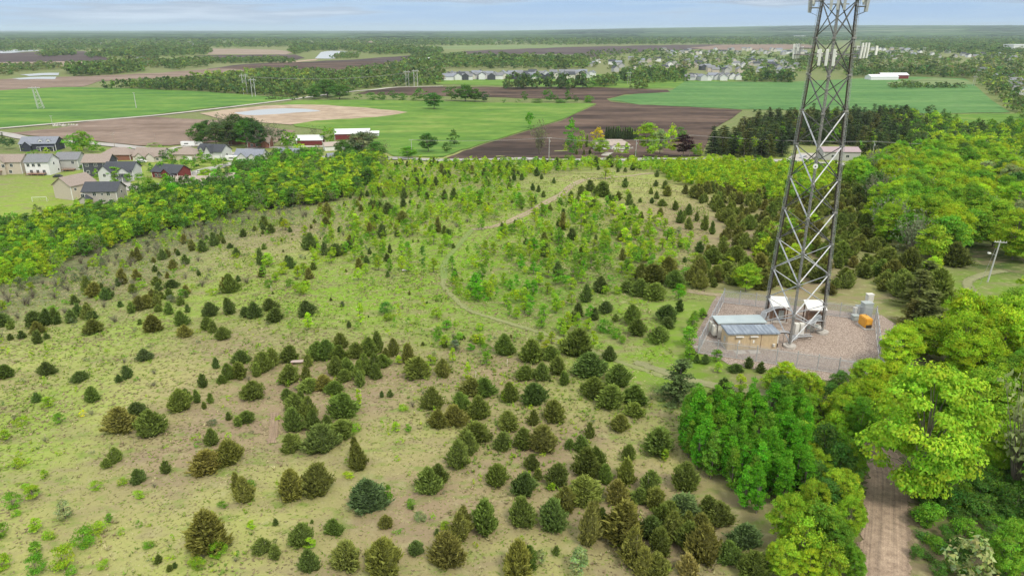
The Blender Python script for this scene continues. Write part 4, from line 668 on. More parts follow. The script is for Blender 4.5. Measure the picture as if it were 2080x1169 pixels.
# looser saplings among the cedars of the middle ground
for X, Y in scatter([(620,560),(640,440),(780,400),(900,375),(1050,370),(1060,430),(960,480),(900,520),(880,560),(760,590)], 4.0, 63, nearpath):
    q = rw.random(); s = rw.uniform(.45, 1.1)
    if q < .55: add_w('sap', rw.choice(['yel', 'lime', 'mid', 'lime']), X, Y, 2.6*s, 3.8*s)
    elif q < .65: add_w('bare', 'grey', X, Y, 2.4*s, 1.8*s)
for X, Y in scatter([(920,600),(915,540),(1000,470),(1080,440),(1150,420),(1300,440),(1420,500),(1380,550),(1250,590),(1230,620),(1160,690),(1060,660),(960,620)], 3.3, 64, nearpath):
    q = rw.random(); s = rw.uniform(.45, 1.15)
    if q < .36: add_w('sap', rw.choice(['lime', 'mid', 'lime', 'grn', 'yel']), X, Y, 2.4*s, 3.7*s)
    elif q < .46: add_w('round', rw.choice(['lime', 'mid', 'yel']), X, Y, 2.9*s, 3.4*s)
    elif q < .70: add_w('shrub', rw.choice(['mid', 'grn', 'lime']), X, Y, 2.2*s, 1.6*s)
for X, Y in scatter([(870,700),(900,640),(1000,670),(1100,710),(1180,740),(1240,760),(1200,720),(1050,700),(960,730)], 2.2, 66, nearpath):
    if rw.random() < .5: add_w(rw.choice(['sap', 'shrub']), rw.choice(['lime', 'mid', 'yel', 'grn']), X, Y, rw.uniform(.8, 2), rw.uniform(.8, 1.9))
for X, Y in scatter([(1600,850),(1680,830),(1700,900),(1740,960),(1740,1200),(1560,1200),(1600,1100),(1640,1000)], 3.6, 65):
    add_w('round', rw.choice(['lime', 'mid', 'lime', 'deep']), X, Y, rw.uniform(3, 4.5), rw.uniform(4, 6))
for X, Y in scatter([(1560,795),(1780,800),(1720,850),(1640,860),(1560,840)], 4, 67):
    add_w('round', rw.choice(['yel', 'lime', 'deep']), X, Y, rw.uniform(2.6, 4), rw.uniform(3, 5))
# small brush strewn over the open slopes
rb = random.Random(26)
for X, Y in scatter([(-60,1250),(-60,640),(420,470),(900,400),(1040,640),(1350,800),(1350,1250)], 3.1, 68, nearpath):
    q = rb.random(); s = rb.uniform(.35, 1.0); px, py = proj((X, Y, float(h(X, Y)))); lft = px < 520
    if q < (.22 if lft else .10): add_w('shrub', rb.choice(['lime', 'mid', 'lime', 'yel', 'grey', 'grey']), X, Y, 1.5*s, .9*s)
    elif q < (.36 if lft else .18): add_w('bare', rb.choice(['grey', 'pale']), X, Y, 1.6*s, 1.1*s)
    elif q < .22: add_w('sap', rb.choice(['yel', 'lime']), X, Y, .9*s, 1.5*s)
    elif q < .27: add_w('cedar', rb.choice(['g', 'd', 'o']), X, Y, .9*s, .9*s)

for X, Y in scatter([(1862,1010),(1960,990),(2120,1000),(2200,1250),(1950,1260),(1865,1130)], 1.6, 71):
    if rb.random() < .8: add_w('shrub', rb.choice(['deep', 'mid', 'deep', 'grn']), X, Y, rb.uniform(1.2, 2.6), rb.uniform(.6, 1.5))
for x, y, w_, h_, t_ in [(2140,900,120,140,'yel'),(2150,1080,130,140,'mid'),(2160,760,130,130,'lime')]: add_px('big', t_, x, y, w_, h_)
for X, Y in scatter([(1765,236),(1900,240),(1960,262),(1985,300),(1880,300),(1800,290)], 10, 72):
    add_w(rb.choice(['pine', 'round', 'round']), rb.choice(['dk', 'mid', 'deep', 'lime', 'dk']), X, Y, rb.uniform(8, 11), rb.uniform(6, 12))
for X, Y in scatter([(270,405),(330,388),(400,390),(470,372),(560,330),(640,322),(640,345),(560,365),(470,405),(400,412),(300,420)], 6.0, 73):
    add_w('round', rb.choice(['deep', 'mid', 'grn', 'deep', 'dk']), X, Y, rb.uniform(6, 9), rb.uniform(7, 10))

# extra undergrowth on the left slope edge and the upper slope
for X, Y in scatter([(420,470),(560,450),(700,410),(900,380),(1060,375),(1040,440),(960,480),(900,520),(700,560),(560,600),(420,600),(300,600)], 4.6, 74, nearpath):
    q = rb.random(); s = rb.uniform(.5, 1.15)
    if q < .22: add_w('shrub', rb.choice(['mid', 'lime', 'grey', 'yel']), X, Y, 2.4*s, 1.5*s)
    elif q < .34: add_w('cedar', rb.choice(['d', 'g', 'b']), X, Y, 2.4*s, 2.5*s)
    elif q < .5: add_w('bare', rb.choice(['grey', 'pale']), X, Y, 2.6*s, 1.9*s)
for X, Y in scatter([(-60,660),(60,625),(240,560),(420,490),(420,600),(300,640),(150,680),(0,720)], 3.6, 75):
    q = rb.random(); s = rb.uniform(.5, 1.1)
    if q < .2: add_w('shrub', rb.choice(['mid', 'lime', 'grey']), X, Y, 2.4*s, 1.4*s)
    elif q < .38: add_w('cedar', rb.choice(['b', 'g', 'd']), X, Y, 2.6*s, 2.6*s)
    elif q < .55: add_w('bare', 'grey', X, Y, 2.8*s, 2.0*s)

for X, Y in scatter([(1880,960),(1960,960),(2100,960),(2150,1060),(1900,1060)], 1.5, 76):
    add_w('shrub', rb.choice(['deep', 'mid', 'deep']), X, Y, rb.uniform(1.6, 2.8), rb.uniform(.9, 2.0))

# street and garden trees between the left houses
for x, y, w_, h_, t_ in [(112,352,14,18,'mid'),(170,352,16,20,'deep'),(196,366,16,22,'mid'),(236,392,30,30,'mid'),(262,372,16,20,'mid'),(288,336,20,18,'deep'),(305,352,18,20,'deep'),(340,345,22,22,'mid'),(360,350,26,26,'deep'),(376,340,24,24,'mid'),(400,345,22,24,'deep'),(425,332,20,20,'mid'),(455,340,24,22,'deep'),(478,345,26,24,'mid'),(505,348,28,26,'deep'),(530,338,26,24,'deep'),(550,334,22,22,'mid'),(570,330,22,20,'deep'),(620,330,30,26,'mid'),(645,330,30,28,'deep'),(120,318,14,14,'mid'),(136,322,14,12,'deep'),(60,320,12,12,'mid'),(232,330,14,12,'deep'),(345,390,22,22,'mid'),(372,395,26,24,'deep'),(435,392,26,26,'mid'),(300,410,24,24,'lime'),(318,412,20,20,'mid')]:
    add_px('round', t_, x, y, w_, h_)

for X, Y in scatter([(1040,400),(1130,395),(1250,420),(1330,450),(1430,500),(1400,560),(1250,570),(1120,540),(1050,490)], 3.6, 77, nearpath):
    q = rb.random(); s = rb.uniform(.55, 1.15)
    if q < .24: add_w('slim', rb.choice(['lime', 'yel', 'mid']), X, Y, 2.2*s, 3.8*s)
    elif q < .46: add_w('shrub', rb.choice(['mid', 'grn', 'lime', 'deep']), X, Y, 2.3*s, 1.5*s)
    elif q < .56: add_w('cedar', rb.choice(['g', 'd', 'o']), X, Y, 2.2*s, 2.3*s)
for X, Y in scatter([(640,440),(760,400),(880,365),(1050,360),(1070,420),(960,470),(800,500),(680,520)], 4.2, 78, nearpath):
    q = rb.random(); s = rb.uniform(.55, 1.1)
    if q < .3: add_w('slim', rb.choice(['lime', 'yel', 'mid']), X, Y, 2.2*s, 3.6*s)
    elif q < .55: add_w('shrub', rb.choice(['mid', 'lime', 'lime', 'deep']), X, Y, 2.5*s, 1.6*s)
# ------------------------------------------------------------------ materials of built things
def wallm(name, c): return mat(name, c, .8, tuple(x*.86 for x in c), 1.2, 3, stretch=(1, 1, 9))
def roofm(name, c): return mat(name, c, .9, tuple(min(1, x*1.45) for x in c), 3.5, 6)
W_ = {'tan': wallm('tan_siding', (.56, .49, .40)), 'white': wallm('white_siding', (.80, .80, .79)), 'grey': wallm('grey_siding', (.47, .47, .45)), 'taupe': wallm('taupe_siding', (.44, .41, .37)), 'char': wallm('charcoal_siding', (.075, .08, .095)), 'navy': wallm('navy_siding', (.05, .055, .075)), 'red': wallm('red_siding', (.19, .04, .04)), 'brick': mat('brick', (.22, .09, .06), .9, (.30, .14, .10), 8), 'cream': wallm('cream_siding', (.66, .62, .54)), 'blue': wallm('blue_siding', (.08, .13, .25)), 'lgrey': wallm('pale_grey_siding', (.60, .61, .60))}
RF = {'dark': roofm('dark_shingles', (.055, .06, .07)), 'grey': roofm('grey_shingles', (.17, .175, .185)), 'brown': roofm('brown_shingles', (.25, .205, .175)), 'tan': roofm('tan_shingles', (.33, .28, .24)), 'white': mat('white_metal_roof', (.78, .79, .80), .5, (.68, .69, .70), 1, stretch=(6, 1, 1)), 'pink': mat('mauve_metal_roof', (.40, .31, .32), .5, (.35, .27, .28), .6, stretch=(8, 1, 1)), 'bluegrey': roofm('blue_grey_shingles', (.19, .205, .24))}
TRIM = mat('white_trim', (.80, .80, .78), .6); GLASS = mat('window_glass', (.035, .045, .055), .08, spec=.8); DARKW = mat('dark_opening', (.04, .04, .045), .8); WOOD = mat('deck_wood', (.32, .20, .13), .85, (.22, .13, .085), 3, stretch=(1, 8, 1)); CONC = mat('concrete', (.52, .49, .44), .95, (.40, .37, .33), 2)
GALV = mat('galvanised_steel', (.50, .52, .53), .5, (.36, .37, .38), 3, metal=.2); GALVD = mat('weathered_steel', (.17, .17, .165), .6, (.34, .33, .31), 4, metal=.2); CABLE = mat('black_cable', (.035, .032, .03), .6, (.11, .08, .06), 5)
def gable_solid(mb, x0, x1, y0, y1, z, rise, m=0):       # ridge along x, wall triangles
    yc = (y0+y1)/2
    for x in (x0, x1): mb.face([(x, y0, z), (x, y1, z), (x, yc, z+rise)], m)
def roof_gable(mb, x0, x1, y0, y1, z, rise, oh=.5, th=.18, M=None):
    yc = (y0+y1)/2; hw = (y1-y0)/2; s = rise/hw; T = (lambda p: tuple(M @ Vector(p))) if M is not None else (lambda p: p)
    for sg in (-1, 1):
        ye = yc+sg*(hw+oh); ze = z-s*oh
        q = [(x0-oh, ye, ze), (x1+oh, ye, ze), (x1+oh, yc, z+rise), (x0-oh, yc, z+rise)]
        n = len(mb.v); mb.v += [T(p) for p in q]+[T((p[0], p[1], p[2]+th)) for p in q]
        for f in ((0,3,2,1), (4,5,6,7), (0,1,5,4), (1,2,6,5), (2,3,7,6), (3,0,4,7)): mb.f.append(tuple(n+i for i in f)); mb.m.append(0)
def roof_hip(mb, x0, x1, y0, y1, z, rise, oh=.6):
    yc = (y0+y1)/2; hw = (y1-y0)/2; a = [(x0-oh, y0-oh, z), (x1+oh, y0-oh, z), (x1+oh, y1+oh, z), (x0-oh, y1+oh, z)]; r = [(x0+hw*.8, yc, z+rise), (x1-hw*.8, yc, z+rise)]
    mb.face([a[0], a[1], r[1], r[0]]); mb.face([a[2], a[3], r[0], r[1]]); mb.face([a[1], a[2], r[1]]); mb.face([a[3], a[0], r[0]]); mb.face([a[3], a[2], a[1], a[0]])
    mb.box(x0-oh, y0-oh, z-.2, x1+oh, y1+oh, z-.005)
def window(parent, x, y, z, w_, h_, face='y', trim=TRIM):
    s = .06
    f = MB(); g_ = MB()
    if face == 'y': f.box(x-w_/2-.1, y-s, z-.1, x+w_/2+.1, y+.02, z+h_+.1); g_.box(x-w_/2, y-s-.03, z, x-.04, y-s+.01, z+h_); g_.box(x+.04, y-s-.03, z, x+w_/2, y-s+.01, z+h_)
    else: f.box(y-.02, x-w_/2-.1, z-.1, y+s, x+w_/2+.1, z+h_+.1); g_.box(y+s-.01, x-w_/2, z, y+s+.03, x-.04, z+h_); g_.box(y+s-.01, x+.04, z, y+s+.03, x+w_/2, z+h_)
    o = f.build('window', trim, parent); g_.build('pane', GLASS, o); return o
def house(px, py, yaw, W, D, H, wall, roof, label, rise=None, cross=(), hip=False, wins=(), side=(), garage=None, porch=None, deck=None, name='house', chimney=False, step=None, dormers=()):
    p = P(px, py); e_ = empty(name, (p.x, p.y, p.z-.1), R(yaw), label, 'house' if 'house' in name else name.replace('_', ' ')); e_.scale = (1.1, 1.1, 1.12) if px < 700 and name == 'house' else (1, 1, 1); hw, hd = W/2, D/2; rise = rise or hd*.62
    b = MB(); b.box(-hw, -hd, -1.5, hw, hd, H); r = MB()
    if hip: roof_hip(r, -hw, hw, -hd, hd, H+.2, rise)
    else: gable_solid(b, -hw, hw, -hd, hd, H, rise); roof_gable(r, -hw, hw, -hd, hd, H, rise)
    for (cx, cw, cd, ch, cr) in cross:                  # wings with their gable to the front
        b.box(cx-cw/2, -hd-cd, -1.5, cx+cw/2, -hd-.003, ch); M = Matrix.Rotation(math.pi/2, 4, 'Z')
        yb = -hd-cd; b.face([(cx-cw/2, yb, ch), (cx+cw/2, yb, ch), (cx, yb, ch+cr)])
        roof_gable(r, yb, 0, -cx-cw/2, -cx+cw/2, ch+.01, cr, oh=.4, M=M)
    b.build('wall', W_[wall] if isinstance(wall, str) else wall, e_); ro = r.build('roof', RF[roof], e_)
    if chimney: MB().box(hw*.3, -.4, H+rise*.6, hw*.3+.8, .4, H+rise+.8).build('chimney', CONC, ro)
    for cx in dormers:
        dm = MB(); dm.box(cx-1.1, -hd*.8, H-.1, cx+1.1, -hd*.2, H+1.5); dm.face([(cx-1.1, -hd*.8, H+1.5), (cx+1.1, -hd*.8, H+1.5), (cx, -hd*.8, H+2.4)]); do = dm.build('dormer', W_['white'], e_)
        dr = MB(); roof_gable(dr, -hd*.8, -.1, -cx-1.1, -cx+1.1, H+1.5, .9, oh=.25, th=.12, M=Matrix.Rotation(math.pi/2, 4, 'Z')); dr.build('dormer_roof', RF[roof], do); window(do, cx, -hd*.8, H+.3, 1.2, .9)
    for q_ in ((-hw-.06, -hd-.06), (hw-.14, -hd-.06), (hw-.14, hd-.14)): MB().box(q_[0], q_[1], -.4, q_[0]+.2, q_[1]+.2, H).build('corner_trim', TRIM, e_)
    for (x, z, ww, wh) in wins:
        y = -hd
        for (cx, cw, cd, ch, cr) in cross:
            if abs(x-cx) < cw/2: y = -hd-cd
        window(e_, x, y, z, ww, wh)
    for (y, z, ww, wh) in side: window(e_, y, hw, z, ww, wh, 'x')
    if garage:
        x, y, ww = garage; g_ = MB()
        for k in range(4): g_.box(x-ww/2, y-.06, -.3+k*.6, x+ww/2, y+.02, .27+k*.6)
        g_.build('garage_door', TRIM, e_)
    if porch:
        x0, x1, dd = porch; q = MB(); q.box(x0, -hd-dd, 2.6, x1, -hd-.01, 2.8); po = q.build('porch_roof', RF[roof], e_)
        for x in (x0+.15, (x0+x1)/2, x1-.15): MB().box(x-.1, -hd-dd+.1, -.4, x+.1, -hd-dd+.3, 2.597).build('porch_post', TRIM, po)
        MB().box(x0+1, -hd-.08, -.1, x0+2, -hd+.02, 2.1).build('door', DARKW, e_)
    if deck:
        x0, x1, dd, z = deck; q = MB(); q.box(x0, -hd-dd, z-.2, x1, -hd-.01, z)
        for x in np.linspace(x0+.1, x1-.1, 4): q.box(x-.09, -hd-dd+.05, -1.5, x+.09, -hd-dd+.23, z-.2)
        do = q.build('deck', WOOD, e_); rl = MB(); rl.box(x0, -hd-dd, z+.9, x1, -hd-dd+.08, z+1)
        for x in np.arange(x0, x1, .45): rl.box(x, -hd-dd+.02, z, x+.05, -hd-dd+.07, z+.9)
        rl.build('railing', WOOD, do)
    return e_
w3 = lambda z, xs: [(x, z, 1.3, 1.4) for x in xs]
house(30, 350, 3, 13, 9, 6, 'tan', 'brown', 'tan two storey house with brown roof at the left edge', cross=[(-3, 5, 1.5, 6, 2.4)], wins=w3(3.6, (-5, -1, 2))+w3(.6, (-4, 1)), side=[(-1, 3.6, 1, 1.1), (2, 3.8, .9, .9)], deck=(-6.4, -2, 3, 2.0))
house(90, 352, 3, 11, 9.5, 6.4, 'white', 'grey', 'bright white two storey house with grey roof and raised wooden deck', wins=w3(4.2, (-4, -1.5, 1.2))+w3(1.2, (-3, 0, 3)), side=[(0, 4.4, 1, 1.2), (3, 1, 1, 1)], deck=(-4.5, 4, 3, 1.2))
house(148, 343, 3, 11, 9, 5.6, 'grey', 'grey', 'light grey house with grey roof right of the white house', wins=w3(3.4, (-3.6, 3)), side=[(0, 3.6, 1, 1)], deck=(-2, 4, 2.5, 1))
house(208, 355, 4, 12, 9.5, 7, 'char', 'brown', 'charcoal three level house with brown roof behind the tan gabled house', wins=w3(5, (-4, 0, 4))+w3(1.6, (-4, 0, 4)), side=[(-1, 5, 1, 1.2)])
house(253, 364, 2, 13, 9, 5.4, 'lgrey', 'dark', 'craftsman house with grey gable, white dormer front and dark roof', cross=[(-4.2, 5.5, 4.5, 5.2, 2.6), (3.2, 5.5, 2.5, 4.6, 2)], wins=w3(2.6, (2, 3.4, 4.8))+[(-4.2, 3, 1.2, 1.3)], porch=(.4, 6.2, 4.2))
house(156, 398, 70, 12, 10, 5.8, 'tan', 'brown', 'large tan house with two blank gable ends facing the lawn', cross=[(2.0, 6, 3.5, 3.4, 2.4)], side=[], wins=[(-4, 3.6, 1, 1)])
house(217, 411, 4, 13, 9, 5.6, 'taupe', 'dark', 'taupe two storey house with dark roof at the wood edge', wins=w3(3.8, (-5, -2, 3.4))+[(1, 4, .9, .8)]+w3(.9, (0, 4)), side=[(0, 4, 1, 1.1)], cross=[(-5, 3.6, 3, 2.9, 1.3)], deck=(-3, .6, 2.5, 1))
house(350, 360, -18, 15, 9, 3.4, 'red', 'dark', 'dark red ranch house with charcoal roof behind street trees', cross=[(2, 5, 1.8, 3.2, 2)], wins=w3(.9, (-5, -3, 5)), porch=(3.8, 7, 2))
house(88, 304, 4, 20, 10, 4.4, 'navy', 'bluegrey', 'long navy house with two white dormers beyond the first row', dormers=(1.5, 6.0), cross=[(-5.5, 4.5, 1.6, 3.6, 2)], wins=w3(.9, (0, 3, 7)), porch=(2, 9.5, 1.8))
house(246, 322, 0, 16, 11, 2.9, 'brick', 'brown', 'low brown hip roofed house beside the main road', hip=True, rise=3)
house(312, 325, -4, 16, 11, 3.2, 'cream', 'brown', 'cream ranch house with wide brown roof and parked van', cross=[(-3, 5, 2.5, 3, 2), (2.2, 4.5, 1.5, 3, 1.8)], garage=(-3, -8.1, 4), wins=[(5.5, 1, 1.3, 1.2)])
house(384, 322, -4, 12, 10, 3.0, 'tan', 'brown', 'small tan house with brown roof left of the gabled charcoal house', hip=True, rise=3, garage=(2, -5, 4.5))
house(437, 320, -12, 15, 10, 4.2, 'lgrey', 'dark', 'dark roofed house with two white front gables', cross=[(-3.6, 4, 1.4, 4.2, 2.6), (.4, 3.6, 2, 4.2, 3)], wins=[(.4, 1.6, 1.4, 1.6), (-3.6, 1.6, 1.2, 1.4)], side=[(0, 1.5, 1.2, 1.2)], garage=(4, -5, 4.5))
house(512, 325, -6, 15, 10, 2.8, 'lgrey', 'bluegrey', 'low house with blue grey roof behind the green trees', cross=[(-2.5, 5, 1.5, 2.8, 2), (3, 4, 1, 2.8, 1.6)], garage=(-2.5, -6.5, 4))
house(594, 326, -8, 15, 10, 3.4, 'lgrey', 'bluegrey', 'pale house with blue grey roof at the right end of the housing', cross=[(-3.5, 5, 1.6, 3.4, 2.2)], wins=[(-3.5, 1.2, 1.4, 1.4)])
house(392, 384, 4, 14, 9, 3, 'blue', 'tan', 'blue house with tan roof mostly hidden by the wood', cross=[(-4.5, 4, 1.2, 3, 1.8)])
house(455, 378, 10, 10, 9, 3, 'tan', 'tan', 'tan gabled house half hidden in the wood right of the blue one')
house(682, 329, 30, 8, 7, 2.6, 'white', 'bluegrey', 'grey roof corner showing above the wood below the barn')
# the farm
house(717, 281, 8, 24, 12, 4.2, 'red', 'white', 'red barn with white metal roof on the farm', name='barn', rise=2.6, wins=[], cross=[(4, 4, 1, 3.6, 1)])
house(697, 302, 22, 24, 9, 3, 'white', 'tan', 'long low shed with tan roof in front of the red barn', name='farm_shed', rise=1.8)
house(632, 293, 4, 17, 9, 3.6, 'red', 'white', 'red farm shed with white roof behind a half bare tree', name='farm_shed', rise=2.6)
house(588, 292, 4, 9, 7, 4, 'cream', 'tan', 'small pale shed left of the red farm shed', name='farm_shed')
house(530, 298, 4, 13, 9, 3.6, 'brick', 'brown', 'brown brick farmhouse under the tall oaks', cross=[(4, 4, 1.5, 3, 1.5)], wins=w3(1, (-4, -1)))
house(487, 291, 4, 11, 9, 4.6, 'brick', 'brown', 'second brown brick building deep under the oaks')
house(757, 276, 6, 9, 5, 2.6, 'lgrey', 'white', 'little grey shelter right of the red barn', name='farm_shed', rise=1)
# across the road
house(1241, 303, 2, 22, 11, 3.3, 'white', 'tan', 'white ranch house with grey hip roof beside the golden tree', hip=True, rise=2.9, cross=[(1.2, 4, 1.6, 3.1, 1.2)], wins=[(-9, .9, 1.3, 1.5), (-7, .9, 1.3, 1.5), (8.6, .9, 1.2, 1.5), (9.8, .9, 1.0, 1.5), (-2.5, .9, 1.4, 1.3)])
house(1701, 324, -3, 18.5, 10, 5, 'grey', 'pink', 'grey metal pole barn with mauve roof behind the tower', name='metal_barn', rise=1.7, wins=[(-4.5, 2, 1.6, 1.4), (3, 2, 1.6, 1.4)])
house(1790, 162, 4, 44, 18, 5, 'white', 'white', 'long white roofed barn on the far edge of the green field', name='barn', rise=3)
house(1812, 160, 4, 44, 16, 6, 'red', 'white', 'red walled white roofed barn behind the long far one', name='barn', rise=3)
house(1916, 299, 0, 11, 9, 4.5, 'brick', 'tan', 'brown house peeping out of the right hand wood')
house(1925, 305, 0, 7, 6, 3, 'cream', 'tan', 'small pale outbuilding in the right hand wood', name='farm_shed')

# ------------------------------------------------------------------ distant houses
LAST = [None]
def tiny_house(x, y, yaw, W, D, H, wc, rc, label, group):
    b = MB(); b.box(-W/2, -D/2, -1, W/2, D/2, H); gable_solid(b, -W/2, W/2, -D/2, D/2, H, D*.33); r = MB(); roof_gable(r, -W/2, W/2, -D/2, D/2, H, D*.33, oh=.6, th=.3)
    e_ = empty('house', (x, y, float(h(x, y))), R(yaw), label, 'house', group); LAST[0] = e_; b.build('wall', W_[wc], e_); r.build('roof', RF[rc], e_)
rh = random.Random(77)
CW = {'white': 'white', 'lgrey': 'pale grey', 'cream': 'cream', 'tan': 'tan', 'grey': 'grey', 'char': 'charcoal'}; CR = {'dark': 'dark', 'grey': 'grey', 'brown': 'brown', 'tan': 'tan', 'bluegrey': 'blue grey', 'white': 'white'}
ORD_ = ['leftmost', 'second from left', 'third from left', 'fourth from left', 'fifth from left', 'sixth from left', 'seventh from left', 'eighth from left', 'ninth from left']
def row(pts, n, where, group, walls, roofs=('dark', 'grey', 'bluegrey', 'grey'), jy=1.2, H=7.0, jx=.3):
    hs = []
    for i in range(n):
        f = (i+rh.uniform(-jx, jx))/(max(1, n-1)); k = min(len(pts)-2, max(0, int(f*(len(pts)-1)))); u = f*(len(pts)-1)-k; a, b = pts[k], pts[k+1]
        p = P(a[0]+(b[0]-a[0])*u, a[1]+(b[1]-a[1])*u+rh.uniform(-jy, jy)); wc = rh.choice(walls); rc = rh.choice(roofs)
        tiny_house(p.x, p.y, rh.choice([0, 90, 5, 95, 80])+rh.uniform(-6, 6), rh.uniform(12, 17), rh.uniform(9, 12), H*rh.uniform(.75, 1.1), wc, rc, f"{CW[wc]} house with {CR[rc]} roof {where}", group); hs.append(LAST[0])
    by = {}
    for o in hs: by.setdefault(o['label'], []).append(o)
    for l_, q in by.items():
        if len(q) > 1:
            for k, o in enumerate(sorted(q, key=lambda o: proj(o.location)[0])): o['label'] = ' '.join((ORD_[min(8, k)]+' '+l_.replace('blue grey roof', 'bluish roof')).split()[:16])
row([(905,163),(960,161),(1040,161),(1130,160),(1200,157)], 34, 'in the nearest new row', 'houses in the new row behind the ploughed field', ['white', 'white', 'lgrey', 'cream', 'char'])
row([(910,158),(1000,156),(1100,156),(1200,154)], 24, 'in the second new row', 'houses in the second new row', ['white', 'lgrey', 'cream', 'grey'])
row([(1398,163),(1450,163),(1498,162)], 12, 'in the white row by the green field', 'houses in the white row by the green field', ['white', 'white', 'lgrey'])
row([(1250,146),(1400,140),(1500,142),(1620,140)], 34, 'among trees in the far suburb', 'houses of the far suburb', ['white', 'cream', 'grey', 'tan', 'char'], jy=8)
row([(1200,132),(1350,126),(1500,124),(1600,132)], 24, 'among trees in the upper far suburb', 'houses of the upper far suburb', ['white', 'cream', 'grey', 'tan'], jy=6)
row([(1350,108),(1450,107),(1560,107),(1640,112)], 44, 'in the suburb near the dark fields', 'houses of the pale suburb', ['white', 'lgrey', 'cream', 'grey'], jy=5, H=8)
row([(1740,108),(1800,106),(1850,110)], 16, 'in the suburb right of the tower', 'houses right of the tower', ['white', 'tan', 'brick' if False else 'cream'], jy=6, H=8)
row([(1700,118),(1900,112),(2060,122)], 22, 'scattered in the far right woods', 'houses in the far right woods', ['white', 'tan', 'grey'], jy=8)
row([(1990,150),(2060,165),(2070,200)], 8, 'under trees near the right edge', 'houses near the right edge', ['white', 'cream', 'grey'], jy=5)
row([(840,128),(880,126)], 5, 'at the white farmstead beside the dark field', 'buildings of the white farmstead', ['white'], ['white'], jy=1)
row([(285,125),(300,126)], 2, 'in the farm grove beyond the ponds', 'farmhouses beyond the ponds', ['white', 'cream'])
row([(100,92),(300,90),(500,88)], 8, 'in the distant left woods', 'houses in the distant left woods', ['white', 'cream'], ['white', 'grey'], jy=4, H=8)
for a, b, y_, n_ in ((1614, 1634, 78, 'left of the tower'), (1698, 1715, 74.5, 'just behind the tower'), (1743, 1805, 74, 'right of the tower'), (2045, 2110, 103, 'at the right edge')):
    p = P((a+b)/2, y_); q = P(b, y_); W__ = (q.x-p.x)*1.9; e_ = empty('warehouse', (p.x, p.y, p.z), 0, f'long white warehouse roof in the distance {n_}', 'warehouse'); MB().box(-W__/2, -30, 0, W__/2, 30, 20).build('wall', W_['white'], e_); MB().box(-W__/2-1, -31, 20.003, W__/2+1, 31, 22).build('roof', RF['white'], e_)

# ------------------------------------------------------------------ tower
BRD = mat('silhouetted_steel', (.075, .078, .075), .6, (.15, .15, .145), 3, metal=.2)  # galvanised steel darkened in colour, for braces standing in silhouette
TC = Vector((45.8, 107.5, 0)); ANG = [math.atan2(-4.9, -2.1), math.atan2(.6, 5.3), math.atan2(4.3, -3.2)]   # front, right, left leg
def side(z): return 9.2-.09*z
def legp(i, z): r = side(z)/math.sqrt(3); return Vector((math.cos(ANG[i])*r, math.sin(ANG[i])*r, z))
tw = empty('cell_tower', TC, 0, 'tall three legged steel lattice phone tower on a gravel yard', 'tower')
TOPZ = 64; NOD = [0.5]+[5.1*k for k in range(1, 13)]+[TOPZ]
for i in range(3):
    mb = MB(); ns = int(TOPZ/.62); off = [Vector((math.cos(ANG[i]+k*2.0944)*.17, math.sin(ANG[i]+k*2.0944)*.17, 0)) for k in range(3)]
    for o_ in off: mb.bar(legp(i, .5)+o_, legp(i, TOPZ)+o_, .055, 5, m=0)
    for k in range(ns):
        z0 = .5+k*(TOPZ-.5)/ns; z1 = .5+(k+1)*(TOPZ-.5)/ns
        for a in range(3): mb.bar(legp(i, z0)+off[a], legp(i, z1)+off[(a+1) % 3], .022, 3, m=0, cap=False)
        if k % 2 == 0:
            for a in range(3): mb.bar(legp(i, z0)+off[a], legp(i, z0)+off[(a+1) % 3], .025, 3, cap=False)
    for z in NOD[1:-1]: mb.box(-.28, -.28, z-.12, .28, .28, z+.12, 0, Matrix.Translation((legp(i, z).x, legp(i, z).y, 0)) @ Matrix.Rotation(ANG[i], 4, 'Z'))
    mb.build('leg', GALVD, tw)
    f = MB(); c = legp(i, 0); f.bar((c.x, c.y, -.5), (c.x, c.y, .42), .98, 24); f.bar((c.x, c.y, .42), (c.x, c.y, .52), .45, 12); f.build('foundation', CONC, tw)
for b in range(len(NOD)-1):
    z0, z1 = NOD[b], NOD[b+1]
    for i in range(3):
        j = (i+1) % 3
        for a, c in ((i, j), (j, i)):
            fr = 0 in (i, j); dn_ = (a == 0)          # members running down to the front leg are the stout bright ones
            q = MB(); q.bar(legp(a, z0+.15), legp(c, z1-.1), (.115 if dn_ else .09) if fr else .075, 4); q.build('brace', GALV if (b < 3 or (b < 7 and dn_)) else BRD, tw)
        if b in (8, 9, 10, 11): MB().bar(legp(i, (z0+z1)/2+.3 if b == 8 else z1), legp(j, (z0+z1)/2+.3 if b == 8 else z1), .05, 4).build('horizontal_strut', GALVD, tw)
